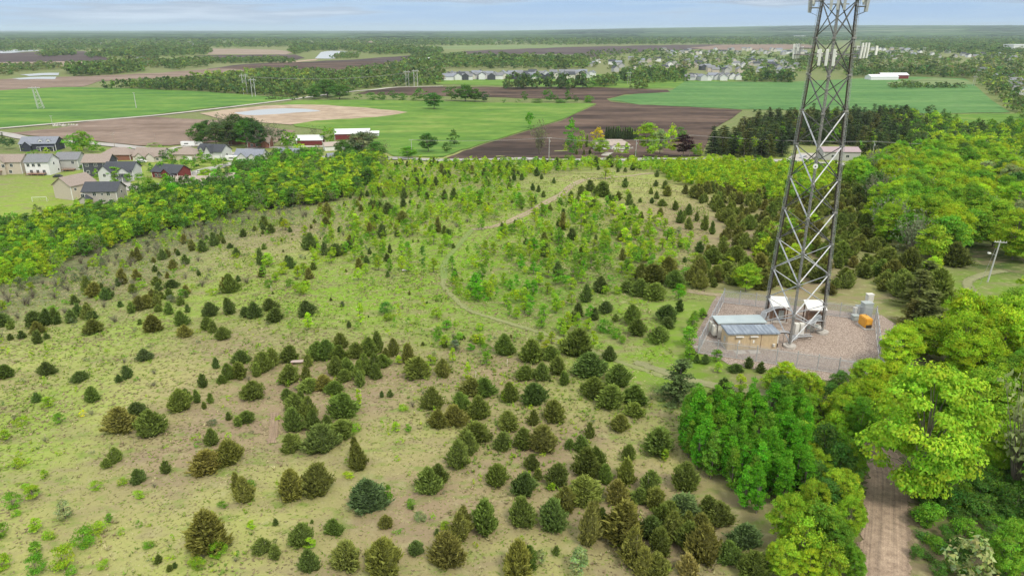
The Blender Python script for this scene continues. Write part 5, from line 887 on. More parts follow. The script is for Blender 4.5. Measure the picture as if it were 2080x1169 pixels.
# cable bundles and climbing ladders along the legs
for i, nn, top in ((2, 9, 52), (1, 7, 52), (0, 4, 52)):
    mb = MB(); out_d = Vector((math.cos(ANG[i]), math.sin(ANG[i]), 0)); tan_d = Vector((-out_d.y, out_d.x, 0)); rc_ = random.Random(i)
    for k in range(nn): d = -out_d*.20+tan_d*(-.15+.30*k/(nn-1)); mb.bar(legp(i, 1.2)+d+out_d*rc_.uniform(-.04, .04), legp(i, top)+d, .024, 4)
    for z in np.arange(1.5, top, .75): mb.bar(legp(i, z)-out_d*.22-tan_d*.2, legp(i, z)-out_d*.22+tan_d*.2, .022, 4)
    mb.build('cable_bundle', CABLE, tw)
for i in (1, 2):
    mb = MB(); out_d = Vector((math.cos(ANG[i]), math.sin(ANG[i]), 0)); tan_d = Vector((-out_d.y, out_d.x, 0))
    for s in (-.17, .17): mb.bar(legp(i, 1)+out_d*.33+tan_d*s, legp(i, 62)+out_d*.33+tan_d*s, .025, 4)
    for z in np.arange(1.2, 62, .38): mb.bar(legp(i, z)+out_d*.33-tan_d*.17, legp(i, z)+out_d*.33+tan_d*.17, .018, 3)
    for z in np.arange(3, 62, 1.9): mb.bar(legp(i, z), legp(i, z)+out_d*.33, .03, 3)
    mb.build('ladder', GALV, tw)
PAN = mat('antenna_white', (.84, .84, .80), .5, (.76, .76, .72), 2); PANG = mat('antenna_grey', (.50, .52, .53), .5, (.40, .41, .42), 2)
def sector(leg, z, az, dist, n, gap, ph, pm, skew=0, extra=True):
    """a T-frame off one leg with its panels"""
    d = Vector((math.cos(R(az)), math.sin(R(az)), 0)); t_ = Vector((-d.y, d.x, 0)); c = legp(leg, z)+d*dist; L_ = gap*(n-1)/2+.55
    mb = MB()
    for dz in (-.45, .45):
        mb.bar(c-t_*L_+Vector((0, 0, dz)), c+t_*L_+Vector((0, 0, dz)), .08, 5); mb.bar(legp(leg, z+dz), c+Vector((0, 0, dz)), .09, 5); mb.bar(legp(leg, z+dz)-t_*.3, c-t_*L_*.7+Vector((0, 0, dz)), .06, 4); mb.bar(legp(leg, z+dz)+t_*.3, c+t_*L_*.7+Vector((0, 0, dz)), .06, 4)
    mo = mb.build('antenna_mount', GALVD, tw)
    for k in range(n):
        q = c+t_*(-gap*(n-1)/2+gap*k); MB().bar(q+Vector((0, 0, -1.15)), q+Vector((0, 0, 1.15)), .045, 6).build('mast_pipe', GALV, mo)
        b = MB(); M = Matrix.Translation(q+d*.28) @ Matrix.Rotation(R(az), 4, 'Z') @ Matrix.Rotation(R(3), 4, 'Y'); b.box(-.1, -.18, -ph/2, .1, .18, ph/2, 0, M); b.build('panel_antenna', pm, mo, bevel=.04)
        if extra and k < n:
            r = MB(); r.box(-.14, -.17, -.3, .14, .17, .3, 0, Matrix.Translation(q-d*.28+Vector((0, 0, .35-.3*(k % 2)))) @ Matrix.Rotation(R(az), 4, 'Z')); r.build('radio_unit', PANG if k % 2 else PAN, mo, bevel=.03)
            for s_ in (-.06, .06): r2 = MB(); r2.bar(q+t_*s_+Vector((0, 0, -ph/2)), q-d*.9+t_*s_+Vector((0, 0, -ph/2-.4)), .015, 3); r2.build('jumper_cable', CABLE, mo)
    return mo
sector(0, 43.4, -128, 2.0, 3, .95, 2.2, PAN); sector(2, 44.0, 145, 2.1, 3, 1.25, 2.1, PAN); sector(1, 44.2, -45, 1.45, 3, 1.15, 2.1, PAN)
sector(0, 50.7, -118, 1.2, 3, .85, 2.4, PANG); sector(2, 50.4, 155, 1.3, 3, 1.0, 2.2, PANG); sector(1, 50.5, -30, 1.1, 3, .85, 2.3, PANG)
sector(0, 58, -112, 1.3, 3, 1.0, 2.2, PAN); sector(2, 58, 145, 1.3, 3, 1.0, 2.2, PAN); sector(1, 58, -8, 1.3, 3, 1.0, 2.2, PAN)
mo = MB(); q = legp(1, 44.2)+Vector((4.2, 1.5, 0)); mo.bar(legp(1, 44.2), q, .04, 4); mo_ = mo.build('side_arm', GALVD, tw); b = MB(); b.box(q.x-.16, q.y-.1, 43.5, q.x+.16, q.y+.1, 44.8); b.build('panel_antenna', PAN, mo_, bevel=.03)
b = MB(); q = legp(0, 43.9)+Vector((-1.9, -.3, 0)); b.box(q.x-.28, q.y-.12, 43.4, q.x+.28, q.y+.12, 44.4); b.build('radio_box', PAN, tw, bevel=.04)
# round white dish on the front leg
q = legp(0, 28.4); d = Vector((-.4, -.92, 0)); m_ = MB(); m_.bar(q, q+d*.7, .05, 6); dm = m_.build('dish_arm', GALV, tw); m_ = MB(); m_.bar(q+d*.68, q+d*1.02, .34, 24, r2=.34); m_.build('dish', PAN, dm); m_ = MB(); m_.bar(q+d*1.021, q+d*1.05, .10, 12); m_.build('feed', CABLE, dm)

# ------------------------------------------------------------------ the fenced yard
def sq(*pts, up=0): return [P(*p) for p in pts]
M_PAD = mat('yard_gravel', (.19, .14, .105), .95, (.50, .42, .345), 5.5, 10, lo=.34, hi=.66, bump=.8, c3=(.31, .245, .20))
yard = [(1398,704),(1412,680),(1430,650),(1446,615),(1456,602),(1500,606),(1560,612),(1620,622),(1690,630),(1740,637),(1790,640),(1822,660),(1826,690),(1812,740),(1800,776),(1762,784),(1700,776),(1640,766),(1580,755),(1520,748),(1480,740),(1460,728),(1420,718)]
sheet('gravel_yard', yard, M_PAD, up=.05)
kb = MB(); FC = [P(1418,717), P(1469,615), P(1777,652.5), P(1790,772)]
def chain_mat():
    m = bpy.data.materials.new('chain_link'); m.use_nodes = True; t = m.node_tree; b = t.nodes['Principled BSDF']; b.inputs['Base Color'].default_value = (.42, .46, .52, 1); b.inputs['Metallic'].default_value = .3; b.inputs['Roughness'].default_value = .5
    tcn = t.nodes.new('ShaderNodeTexCoord'); mp_ = t.nodes.new('ShaderNodeMapping'); mp_.inputs['Rotation'].default_value = (0, 0, R(45)); t.links.new(tcn.outputs['UV'], mp_.inputs[0]); f_ = None
    sp = t.nodes.new('ShaderNodeSeparateXYZ'); t.links.new(mp_.outputs[0], sp.inputs[0])
    for k in (0, 1):
        a = t.nodes.new('ShaderNodeMath'); a.operation = 'MULTIPLY'; a.inputs[1].default_value = 14; t.links.new(sp.outputs[k], a.inputs[0]); c = t.nodes.new('ShaderNodeMath'); c.operation = 'FRACT'; t.links.new(a.outputs[0], c.inputs[0])
        d_ = t.nodes.new('ShaderNodeMath'); d_.operation = 'LESS_THAN'; d_.inputs[1].default_value = .19; t.links.new(c.outputs[0], d_.inputs[0])
        if f_ is None: f_ = d_.outputs[0]
        else:
            mxm = t.nodes.new('ShaderNodeMath'); mxm.operation = 'MAXIMUM'; t.links.new(f_, mxm.inputs[0]); t.links.new(d_.outputs[0], mxm.inputs[1]); f_ = mxm.outputs[0]
    tr = t.nodes.new('ShaderNodeBsdfTransparent'); ms = t.nodes.new('ShaderNodeMixShader'); t.links.new(f_, ms.inputs[0]); t.links.new(tr.outputs[0], ms.inputs[1]); t.links.new(b.outputs[0], ms.inputs[2]); t.links.new(ms.outputs[0], t.nodes['Material Output'].inputs[0]); return m
CH = chain_mat(); FH = 2.3
c0 = sum(FC, Vector())/4; fe = empty('chain_link_fence', (c0.x, c0.y, 0), 0, 'chain link fence with steel posts round the gravel tower yard', 'fence')
for i in range(4):
    a = FC[i]-Vector((c0.x, c0.y, 0)); b = FC[(i+1) % 4]-Vector((c0.x, c0.y, 0)); a.z = b.z = 0; L_ = (b-a).length; n = max(2, round(L_/2.9))
    me_ = bpy.data.meshes.new('fabric'); me_.from_pydata([a, b, b+Vector((0, 0, FH)), a+Vector((0, 0, FH))], [], [(0, 1, 2, 3)]); uv = me_.uv_layers.new(name='UVMap')
    for l_, u in zip(uv.data, ((0, 0), (L_, 0), (L_, FH), (0, FH))): l_.uv = u
    me_.materials.append(CH); o = bpy.data.objects.new('fabric', me_); COL.objects.link(o); o.parent = fe
    MB().bar(a+Vector((0, 0, FH)), b+Vector((0, 0, FH)), .035, 5).build('top_rail', GALV, fe)
    rl = MB()
    for dz in (.12, .24, .36): rl.bar(a+Vector((0, 0, FH+dz)), b+Vector((0, 0, FH+dz)), .010, 3)
    rl.build('barbed_wire', GALV, fe)
    k_ = MB(); dn = (b-a).normalized(); nn_ = Vector((-dn.y, dn.x, 0)); k_.face([a-nn_*.1+Vector((0,0,.13)), b-nn_*.1+Vector((0,0,.13)), b+nn_*.1+Vector((0,0,.13)), a+nn_*.1+Vector((0,0,.13))]); k_.build('bottom_board', CONC, fe)
    for k in range(n): q = a+(b-a)*k/n; r_ = .07 if k else .10; MB().bar(q-Vector((0, 0, .2)), q+Vector((0, 0, FH+.4 if k else FH+.5)), r_, 6).build('fence_post', GALV, fe)
g_ = MB(); a = FC[3]-Vector((c0.x, c0.y, 0)); b = FC[0]-Vector((c0.x, c0.y, 0)); dn = (b-a).normalized(); q = a+dn*2.0; a.z = b.z = 0
for k in range(2):
    s0 = q+dn*(k*1.9); s1 = s0+dn*1.8
    for z_ in (.2, 1.2, 2.2): g_.bar(s0+Vector((0, -.12, z_)), s1+Vector((0, -.12, z_)), .03, 4)
    for s_ in (s0, s1): g_.bar(s_+Vector((0, -.12, .15)), s_+Vector((0, -.12, 2.25)), .04, 4)
g_.build('gate', GALV, fe)
# shelters
TANP = mat('tan_panel', (.56, .44, .27), .75, (.48, .37, .23), 1.5, stretch=(3, 1, 1)); BRN = mat('brown_panel', (.17, .105, .07), .8, (.22, .14, .10), 2); BLR = mat('blue_grey_roof', (.22, .26, .31), .5, (.31, .36, .41), .5, stretch=(5, 1, 1), lo=.45, hi=.6); TEALR = mat('pale_teal_roof', (.37, .44, .45), .5, (.43, .50, .50), .5); WHP = mat('white_sheet', (.80, .79, .75), .6, (.70, .69, .64), 1.5); CAB = mat('cabinet_cream', (.68, .67, .60), .6, (.60, .58, .51), 2); CABG = mat('cabinet_grey', (.40, .44, .42), .6, (.34, .38, .36), 2); ORG = mat('orange_paint', (.74, .37, .045), .5, (.66, .32, .04), 2)
s1 = empty('equipment_shelter', (37.3, 103.0, 0), R(2), 'tan equipment shelter with blue grey roof nearest the front fence', 'shelter')
b = MB(); b.box(-3.9, -1.5, .1, 3.9, 1.5, 2.75); b.build('wall', TANP, s1); b = MB(); b.box(-4.05, -1.75, 2.753, 4.15, 1.75, 2.98, 0); b.build('roof', BLR, s1)
b = MB()
for k in range(14): x = -4.0+k*.62; b.box(x, -1.74, 2.983, x+.06, 1.74, 3.03)
b.build('roof_ribs', BLR, s1); MB().box(-4.0, -1.6, -.3, 4.0, 1.6, .097).build('base_slab', CONC, s1)
for x in (-2.1, .15):
    d_ = MB(); d_.box(x-.48, -1.56, .15, x+.48, -1.497, 2.2); do = d_.build('door', TANP, s1); MB().box(x-.1, -1.60, 1.25, x+.15, -1.563, 1.75).build('sign', WHP, do); MB().bar((x+.38, -1.62, 1.1), (x+.38, -1.62, 1.25), .04, 6).build('handle', GALVD, do)
    MB().box(x-.8, -2.9, -.1, x+.9, -1.8, .12).build('door_step', CONC, s1); MB().box(x-.6, -1.9, 2.35, x+.6, -1.5, 2.42).build('door_hood', WHP, s1)
MB().box(1.3, -1.535, .12, 1.37, -1.497, 2.72).build('panel_joint', BRN, s1); MB().bar((3.4, -1.65, .7), (3.4, -1.65, 1.1), .22, 14).build('round_vent', CAB, s1)
MB().box(3.93, -.9, .5, 4.35, -.1, 2.1).build('air_conditioner', CAB, s1); MB().box(3.93, -1.3, .35, 4.2, -.95, .9).build('meter_box', CABLE, s1)
MB().box(-3.96, -.5, 1.0, -3.9, .2, 1.9).build('side_hatch', CABG, s1)
s2 = empty('equipment_shelter', (36.9, 107.3, 0), R(3), 'brown equipment shelter with pale teal roof behind the tan one', 'shelter')
b = MB(); b.box(-3.8, -1.4, .1, 3.8, 1.4, 2.7); b.build('wall', BRN, s2); MB().box(-4.0, -1.65, 2.703, 4.0, 1.65, 2.9).build('roof', TEALR, s2); MB().box(-3.9, -1.5, -.3, 3.9, 1.5, .097).build('base_slab', CONC, s2)
for y in (-1.15, .35): MB().box(-4.5, y, .5, -3.83, y+.9, 2.2).build('air_conditioner', CAB, s2, bevel=.05)
MB().box(-3.86, -1.45, .2, -3.0, -1.403, 2.5).build('end_panel', CAB, s2)
for k in range(6): MB().box(-2.4+k*1.05, -1.46, 2.35, -2.3+k*1.05, -1.403, 2.5).build('wall_lamp', WHP, s2)
def canopy(x, y, w_, d_, rz, label):
    e_ = empty('equipment_canopy', (x, y, 0), R(rz), label, 'canopy'); T_ = Matrix.Translation((0, 0, 3.25)) @ Matrix.Rotation(R(14), 4, 'X')
    MB().box(-w_/2, -d_/2, 0, w_/2, d_/2, .1, 0, T_).build('roof', WHP, e_)
    for sx in (-1, 1):
        for sy in (-1, 1): MB().box(sx*(w_/2-.25)-.08, sy*(d_/2-.35)-.08, -.1, sx*(w_/2-.25)+.08, sy*(d_/2-.35)+.08, 3.2+sy*.25*(d_/2-.35)).build('post', BRN, e_)
    b = MB(); b.box(-w_/2+.35, -.5, .12, w_/2-.35, .4, 2.1); b.build('cabinet', BRN, e_, bevel=.03); MB().box(-w_/2, -d_/2, -.1, w_/2, d_/2, .1).build('base_slab', CONC, e_)
    MB().box(w_*.02, -.56, .5, w_*.3, -.503, 1.9).build('cabinet_door', CABG, e_)
    return e_
q = P(1579, 654); canopy(q.x+.3, q.y+1.2, 3.1, 3.2, -8, 'white roofed brown canopy behind the left tower leg'); q = P(1656, 661); canopy(q.x, q.y+1.1, 3.2, 3.0, -4, 'white roofed canopy beside the right tower leg')
for k, (px_, lb) in enumerate(((1615.5, 'left of two white cabinets beside the front tower leg'), (1626, 'right of two white cabinets beside the front tower leg'))):
    q = P(px_, 680); e_ = empty('white_cabinet', (q.x, q.y, .0), 0, lb, 'cabinet'); b = MB(); b.box(-.37, -.4, .1, .37, .4, 2.1); b.build('body', CAB, e_, bevel=.04); MB().box(-.3, -.44, .2, .3, -.403, 1.95).build('door', WHP, e_); MB().box(-.45, -.5, -.1, .45, .5, .097).build('plinth', CONC, e_)
def tray(pts, w_, label):
    c = Vector(pts[0]); e_ = empty('ice_bridge', (c.x, c.y, 0), 0, label, 'cable bridge'); m_ = MB(); cb = MB()
    for a, b in zip(pts, pts[1:]):
        a = Vector(a)-Vector((c.x, c.y, 0)); b = Vector(b)-Vector((c.x, c.y, 0)); d = (b-a).normalized(); n = Vector((-d.y, d.x, 0))*w_/2
        for s in (-1, 1): m_.bar(a+n*s, b+n*s, .05, 4)
        for t in np.arange(0, 1, .25/max(.3, (b-a).length)): m_.bar(a+(b-a)*t-n, a+(b-a)*t+n, .05, 4)
        for s in (-.6, -.2, .2, .6): cb.bar(a+n*s-Vector((0, 0, .25)), b+n*s-Vector((0, 0, .25)), .035, 4)
    m_.build('grating', GALV, e_); cb.build('cables', CABLE, e_)
    for p in pts: p = Vector(p)-Vector((c.x, c.y, 0)); MB().bar((p.x, p.y, -.1), (p.x, p.y, p.z), .05, 6).build('post', GALVD, e_)
F0 = TC+legp(0, 0); R0 = TC+legp(1, 0); L0 = TC+legp(2, 0)
tray([(41.3,102.9,2.6),(42.8,103.1,2.5),(F0.x,F0.y+.6,2.3)], .7, 'grey cable bridge from the tan shelter to the front tower leg')
tray([(F0.x+.6,F0.y+1,.9),(45.6,105.2,.8),(48.2,105.6,.8)], .9, 'low grey grated tray in front of the white cabinets')
tray([(40.9,108,2.7),(42.0,110.3,2.9),(44.2,112.0,3.0),(45.6,112.4,3.0)], .8, 'grey cable bridge from the teal roofed shelter to the left canopy')
tray([(48.0,107.0,2.2),(49.4,108.2,2.3),(R0.x,R0.y+.3,2.3)], .9, 'grey cable bridge reaching the right tower leg')
tray([(51.2,109.6,2.5),(49.8,108.6,2.4),(48.6,106.8,2.2)], .8, 'slanting grey cable bridge below the right canopy')
q = P(1650, 676); e_ = empty('equipment_rack', (q.x, q.y, 0), R(-20), 'cluttered steel equipment rack with round white dishes between the tower legs', 'rack')
m_ = MB()
for x in (-1, 0, 1): m_.bar((x, 0, -.1), (x, 0, 2), .05, 5)
for z in (.6, 1.2, 1.9): m_.bar((-1.1, 0, z), (1.1, 0, z), .04, 5)
m_.build('frame', GALVD, e_)
for x, z, s_, mm in ((-.7, 1.0, .3, CABG), (-.1, .7, .35, GALVD), (.5, 1.3, .3, CABG), (.2, 1.6, .2, CAB)): MB().box(x-s_, -.25, z-s_, x+s_, -.06, z+s_).build('box', mm, e_)
for x, z in ((.9, 1.2), (-.5, 1.7)): MB().bar((x, -.3, z), (x, -.1, z), .32, 18).build('dish', WHP, e_)
# generator corner
q = P(1761, 668); e_ = empty('generator', (q.x, q.y+.9, 0), R(4), 'orange yellow generator housing beside the right fence', 'generator')
b = MB(); b.box(-.62, -1.15, .25, .62, 1.15, 1.9); b.build('housing', ORG, e_, bevel=.12); MB().box(-.5, -1.19, .3, .5, -1.153, .85).build('louvre', CABLE, e_); MB().box(-.85, -1.5, -.1, .85, 1.4, .247).build('slab', CONC, e_); MB().bar((.3, .6, 1.9), (.3, .6, 2.15), .07, 8).build('exhaust', GALVD, e_); MB().box(.623, -.8, .5, .66, .6, 1.5).build('side_door', ORG, e_)
for px_, py_, w_, d_, hh, mm, lb in ((1757, 643, 1.6, 1.4, 2.6, CABG, 'tall grey cabinet behind the orange generator'), (1746, 640, 1.5, 1.2, 1.7, CABG, 'wide grey cabinet left of the orange generator'), (1736.5, 650, 1.1, 1.0, .9, CABG, 'low grey green box left of the generator cabinets'), (1761, 634, 1.1, .9, 3.2, CAB, 'white topped cabinet at the back right fence corner'), (1735, 642, .6, .5, 1.6, CAB, 'narrow cream cabinet at the back right corner')):
    q = P(px_, py_); e_ = empty('equipment_cabinet', (q.x, q.y, 0), R(4), lb, 'cabinet'); b = MB(); b.box(-w_/2, -d_/2, .05, w_/2, d_/2, hh); b.build('body', mm, e_, bevel=.05); MB().box(-w_/2*.8, -d_/2-.04, .2, w_/2*.8, -d_/2-.003, hh-.15).build('door', mm, e_)
    if hh > .5: MB().box(-w_/2-.05, -d_/2-.06, hh+.003, w_/2+.05, d_/2+.05, hh+.08).build('lid', CAB if mm is CAB else mm, e_)
q = P(1414, 705); b = MB(); b.bar((0, 0, 0), (0, 0, .12), .45, 16); o = b.build('manhole_cover', CONC); o.location = (q.x, q.y, q.z); tag(o, 'pale round cover on the gravel outside the left front corner', 'cover')

# ------------------------------------------------------------------ poles, pylons and wires
PW = mat('pole_wood', (.30, .25, .20), .9, (.42, .37, .31), 3, stretch=(1, 1, .2)); PP = mat('pale_pole', (.55, .55, .53), .7, (.45, .45, .43), 2)
def pole(px, py, hpx, label, m=PW, arms=1, rz=0, lean=0, lamp=False, rad=.16, drum=False, name='utility_pole'):
    p = P(px, py); H_ = depth(p)*hpx/F/.96; e_ = empty(name, p, R(rz), label, 'pole'); e_['category'] = 'pole'; e_.rotation_euler[1] = R(lean)
    MB().bar((0, 0, -.5), (0, 0, H_), rad, 8, r2=rad*.65).build('pole', m, e_)
    for k in range(arms):
        z = H_-.35-k*1.1; a = MB(); a.box(-1.25, -.09-rad, z-.07, 1.25, -rad*.7, z+.07); ao = a.build('crossarm', m, e_)
        for x in (-1.15, -.6, .6, 1.15): MB().bar((x, -rad-.02, z+.07), (x, -rad-.02, z+.3), .05, 6).build('insulator', CAB, ao)
    if drum: MB().bar((.35, -.1, H_-2.6), (.35, -.1, H_-1.6), .24, 12).build('transformer', CABG, e_)
    if lamp: a = MB(); a.bar((0, 0, H_*.65), (-1.5, -.3, H_*.69), .035, 5); ao = a.build('lamp_arm', GALV, e_); MB().box(-1.95, -.45, H_*.68, -1.4, -.15, H_*.71).build('lamp_head', PAN, ao)
    return e_, p+Vector((0, 0, H_))
_, w1 = pole(1115, 322, 41, 'pale utility pole at the roadside before the grey tree', PP, drum=True); _, w2 = pole(1400, 318, 42, 'wooden utility pole beside the purple tree'); _, w3_ = pole(837, 322, 37, 'utility pole left of the brown field corner', PP); _, w4 = pole(1291, 317, 32, 'short utility pole right of the ranch house', PP, drum=True)
_, w5 = pole(1771, 322, 34, 'utility pole right of the mauve roofed barn', PP, drum=True); _, w6 = pole(234, 303, 32, 'wooden utility pole before the pale brown field', arms=2); _, w7 = pole(316, 287, 16, 'thin bare pole at the pale field edge', arms=0); _, w8 = pole(2006, 572, 84, 'leaning wooden utility pole with lamp by the right meadow', PP, lean=4, lamp=True, rad=.17)
def wire(name, a, b, label, sag=1.2, rad=.035, offs=((0, 0), (.9, 0), (-.9, 0))):
    a = Vector(a); b = Vector(b); mb = MB(); d = (b-a); n = Vector((-d.y, d.x, 0)).normalized()
    for ox, oz in offs:
        pr = None
        for k in range(11):
            t = k/10; p = a+d*t+n*ox+Vector((0, 0, oz-.2-4*sag*t*(1-t)))-a
            if pr is not None: mb.bar(pr, p, rad, 3, cap=False)
            pr = p
    o = mb.build(name, GALVD); o.location = a; tag(o, label, 'wire'); return o
wire('power_line', w1, w4, 'power line between the pale pole and the ranch house pole'); wire('power_line', w4, w2, 'power line from the ranch house pole to the purple tree pole'); wire('power_line', w2, w5, 'power line passing the dark pines behind the tower'); wire('power_line', w3_, w1, 'power line above the brown field corner'); wire('power_line', w5, w5+Vector((60, -3, 0)), 'power line running into the right hand woods')
wire('guy_wire', w8-Vector((0, 0, 1.5)), P(1990, 578)+Vector((0, 0, .1)), 'guy wire of the leaning pole by the right meadow', 0, .03, ((0, 0),))
def hframe(px, py, hpx, label, rz=0, legs=(-2.2, 2.2), rad=.3):
    p = P(px, py); H_ = depth(p)*hpx/F/.98; e_ = empty('power_pylon', p, R(rz), label, 'pylon'); s = H_/24
    for x in legs: MB().bar((x*s, 0, -1), (x*s, 0, H_), rad*s*1.3, 8, r2=rad*s).build('leg', PP, e_)
    a = MB(); a.box(-5*s, -.2, H_-2.2*s, 5*s, .2, H_-1.7*s); ao = a.build('crossarm', PP, e_); b = MB(); b.bar((legs[0]*s, 0, H_*.45), (legs[-1]*s, 0, H_*.8), .12*s, 5); b.bar((legs[-1]*s, 0, H_*.45), (legs[0]*s, 0, H_*.8), .12*s, 5); b.build('brace', PP, e_)
    for x in (-4.5, 0, 4.5): MB().bar((x*s, 0, H_-2.2*s), (x*s, 0, H_-4*s), .14*s, 6).build('insulator', CAB, ao)
    return p+Vector((0, 0, H_-3*s))
h1 = hframe(499, 192, 40, 'left twin legged pylon at the edge of the big green field', 40); h2 = hframe(516, 197, 36, 'right twin legged pylon at the edge of the big green field', 40); h3 = hframe(845, 176, 33, 'twin legged pylon above the far ploughed field', 25, legs=(-2.6, 2.6)); h4 = hframe(828, 177, 32, 'slighter twin legged pylon left of its neighbour', 25, rad=.2)
h5 = hframe(1150, 168, 20, 'small pylon among trees right of the new houses'); h6 = hframe(1277, 172, 25, 'thin pylon before the far tree clump', rad=.2); hframe(1311, 148, 22, 'pylon standing over the far suburb', rad=.2); hframe(1875, 115, 18, 'pylon pair at the far right woods'); hframe(1977, 175, 20, 'pylon at the right corner of the far green field', rad=.2)
p = P(84, 221); H_ = depth(p)*43/F; e_ = empty('lattice_pylon', p, R(20), 'pale lattice pylon standing in the big left green field', 'pylon')
for sx in (-1, 1):
    for sy in (-1, 1): MB().bar((sx*2.6, sy*2.6, -.5), (sx*1.5-2.6, sy*.8, H_), .17, 5).build('leg', PP, e_)
m_ = MB(); 
for k in range(6):
    f0, f1 = k/6, (k+1)/6; A = lambda sx, sy, f: Vector((sx*2.6*(1-f)+(sx*1.5-2.6)*f, sy*2.6*(1-f)+sy*.8*f, H_*f))
    for (a, b) in (((-1, -1), (1, -1)), ((1, -1), (1, 1)), ((1, 1), (-1, 1)), ((-1, 1), (-1, -1))): m_.bar(A(*a, f0), A(*b, f1), .08, 3); m_.bar(A(*b, f0), A(*a, f1), .08, 3)
m_.build('bracing', PP, e_); a = MB(); a.box(-7.5, -.3, H_-1, 2.5, .3, H_-.5); a.build('crossarm', PP, e_)
pole(277, 220, 30, 'lone pole in the middle of the big left green field', PP, rad=.35, arms=1); pole(107, 255, 19, 'short pole beside the gravel field road', PP, arms=1)
wire('power_line', h1, h3, 'high line over the yellow green wood', 6, .06, ((-3, 0), (0, 0), (3, 0))); 

# ------------------------------------------------------------------ vehicles and small things
def vehicle(px, py, L_, W__, H_, rz, body, label, name='parked_car', cat='car', camper=False):
    p = P(px, py); e_ = empty(name, p, R(rz), label, cat); b = MB()
    if camper: b.box(-L_/2, -W__/2, .5, L_/2, W__/2, H_)
    else:
        pr = [(-.5, .35), (-.5, .9/H_*1.0*H_*.62/1), (-.40, H_*.62), (-.28, H_), (.18, H_), (.32, H_*.62), (.5, H_*.55), (.5, .35)]
        pr = [(x*L_, z if i not in (1,) else H_*.58) for i, (x, z) in enumerate(pr)]; n = len(pr)
        for s in (-1, 1): b.face([(x, s*W__/2, z) for x, z in (pr if s > 0 else pr[::-1])])
        for i in range(n): j = (i+1) % n; b.face([(pr[i][0], -W__/2, pr[i][1]), (pr[j][0], -W__/2, pr[j][1]), (pr[j][0], W__/2, pr[j][1]), (pr[i][0], W__/2, pr[i][1])])
    b.build('body', body, e_, bevel=.08 if camper else 0); g_ = MB()
    if camper: g_.box(-L_*.25, -W__/2-.03, H_*.5, L_*.05, -W__/2-.005, H_*.7)
    else: g_.box(-L_*.32, -W__/2-.02, H_*.65, L_*.2, -W__/2-.004, H_*.92)
    g_.build('windows', GLASS, e_)
    for x in (-.3, .3):
        for s in (-1, 1): MB().bar((x*L_, s*(W__/2-.22), .35), (x*L_, s*(W__/2+.02), .35), .35, 12).build('wheel', CABLE, e_)
BW = mat('white_paint', (.80, .80, .80), .3, spec=.5); BS = mat('silver_paint', (.50, .51, .53), .3, spec=.5); BD = mat('dark_paint', (.04, .045, .055), .3, spec=.5)
vehicle(383, 297, 9, 2.5, 3.2, 5, BW, 'white motorhome parked left of the oaks', 'motorhome', 'motorhome', True); vehicle(402, 296, 7, 2.4, 2.9, 5, BW, 'smaller white trailer under the oaks', 'trailer', 'trailer', True)
vehicle(677, 305, 8, 2.5, 3.4, 22, BW, 'white trailer at the end of the long farm shed', 'trailer', 'trailer', True); vehicle(475, 327, 9, 2.5, 3.2, 0, BW, 'white camper parked between two houses', 'trailer', 'trailer', True)
vehicle(290, 330, 4.8, 1.9, 1.6, 5, BW, 'white car on the cream ranch house drive'); vehicle(277, 334, 4.8, 1.9, 1.6, 60, BD, 'dark car on the cream ranch house drive'); vehicle(408, 351, 4.8, 1.9, 1.6, 10, BW, 'white car on the street behind the round trees'); vehicle(592, 276+16, 5, 2, 1.8, 0, BW, 'small white vehicle beside the farm sheds'); vehicle(118, 360, 4.5, 1.9, 1.5, 20, BD, 'dark car between the white and grey houses')
vehicle(1632, 322, 4.8, 1.9, 1.7, 30, BS, 'silver car on the pole barn drive'); vehicle(1995, 362, 8, 2.4, 2.6, 0, BW, 'white trailer glimpsed in the right hand woods', 'trailer', 'trailer', True)
q = P(81, 410); e_ = empty('soccer_goal', q, R(10), 'white framed soccer goal on the lawn below the tan house', 'goal'); b = MB()
for x in (-3, 3): b.bar((x, 0, 0), (x, 0, 2.2), .07, 6)
b.bar((-3, 0, 2.2), (3, 0, 2.2), .07, 6)
for x in (-3, 3): b.bar((x, 0, 2.2), (x, 1.6, 0), .05, 5)
b.build('frame', BW, e_); b = MB()
for k in range(13): b.bar((-3+k*.5, 0, 2.2), (-3+k*.5, 1.6, 0), .015, 3)
b.build('net', BW, e_)
p = P(604, 739); e_ = empty('bench', p, R(5), 'weathered pinkish wooden bench between the cedars', 'bench'); MB().box(-.95, -.35, .45, .95, .35, .55).build('seat', mat('faded_wood', (.52, .42, .38), .9), e_)
for x in (-.75, .75): MB().box(x-.08, -.25, -.1, x+.08, .25, .447).build('leg', WOOD, e_)
p = P(825, 551); b = MB(); b.bar((-.9, 0, .25), (.8, .25, .3), .22, 8, r2=.15); b.bar((.2, .1, .3), (.7, -.3, .6), .07, 5); o = b.build('fallen_log', mat('bleached_wood', (.62, .56, .52), .9, (.5, .44, .4), 4)); o.location = p; tag(o, 'short bleached log lying on the grass left of the path', 'log')
p = P(1213, 547); b = MB(); b.bar((0, 0, -.1), (0, 0, .95), .38, 14, m=0); b.bar((0, 0, .55), (0, 0, .62), .40, 14); b.bar((0, 0, .22), (0, 0, .29), .40, 14); o = b.build('rusty_barrel', mat('rust', (.25, .09, .05), .9, (.16, .06, .04), 5)); o.location = p; tag(o, 'small rusty barrel beside a cedar between path and yard', 'barrel')
ST = mat('marker_stake', (.72, .68, .50), .8)
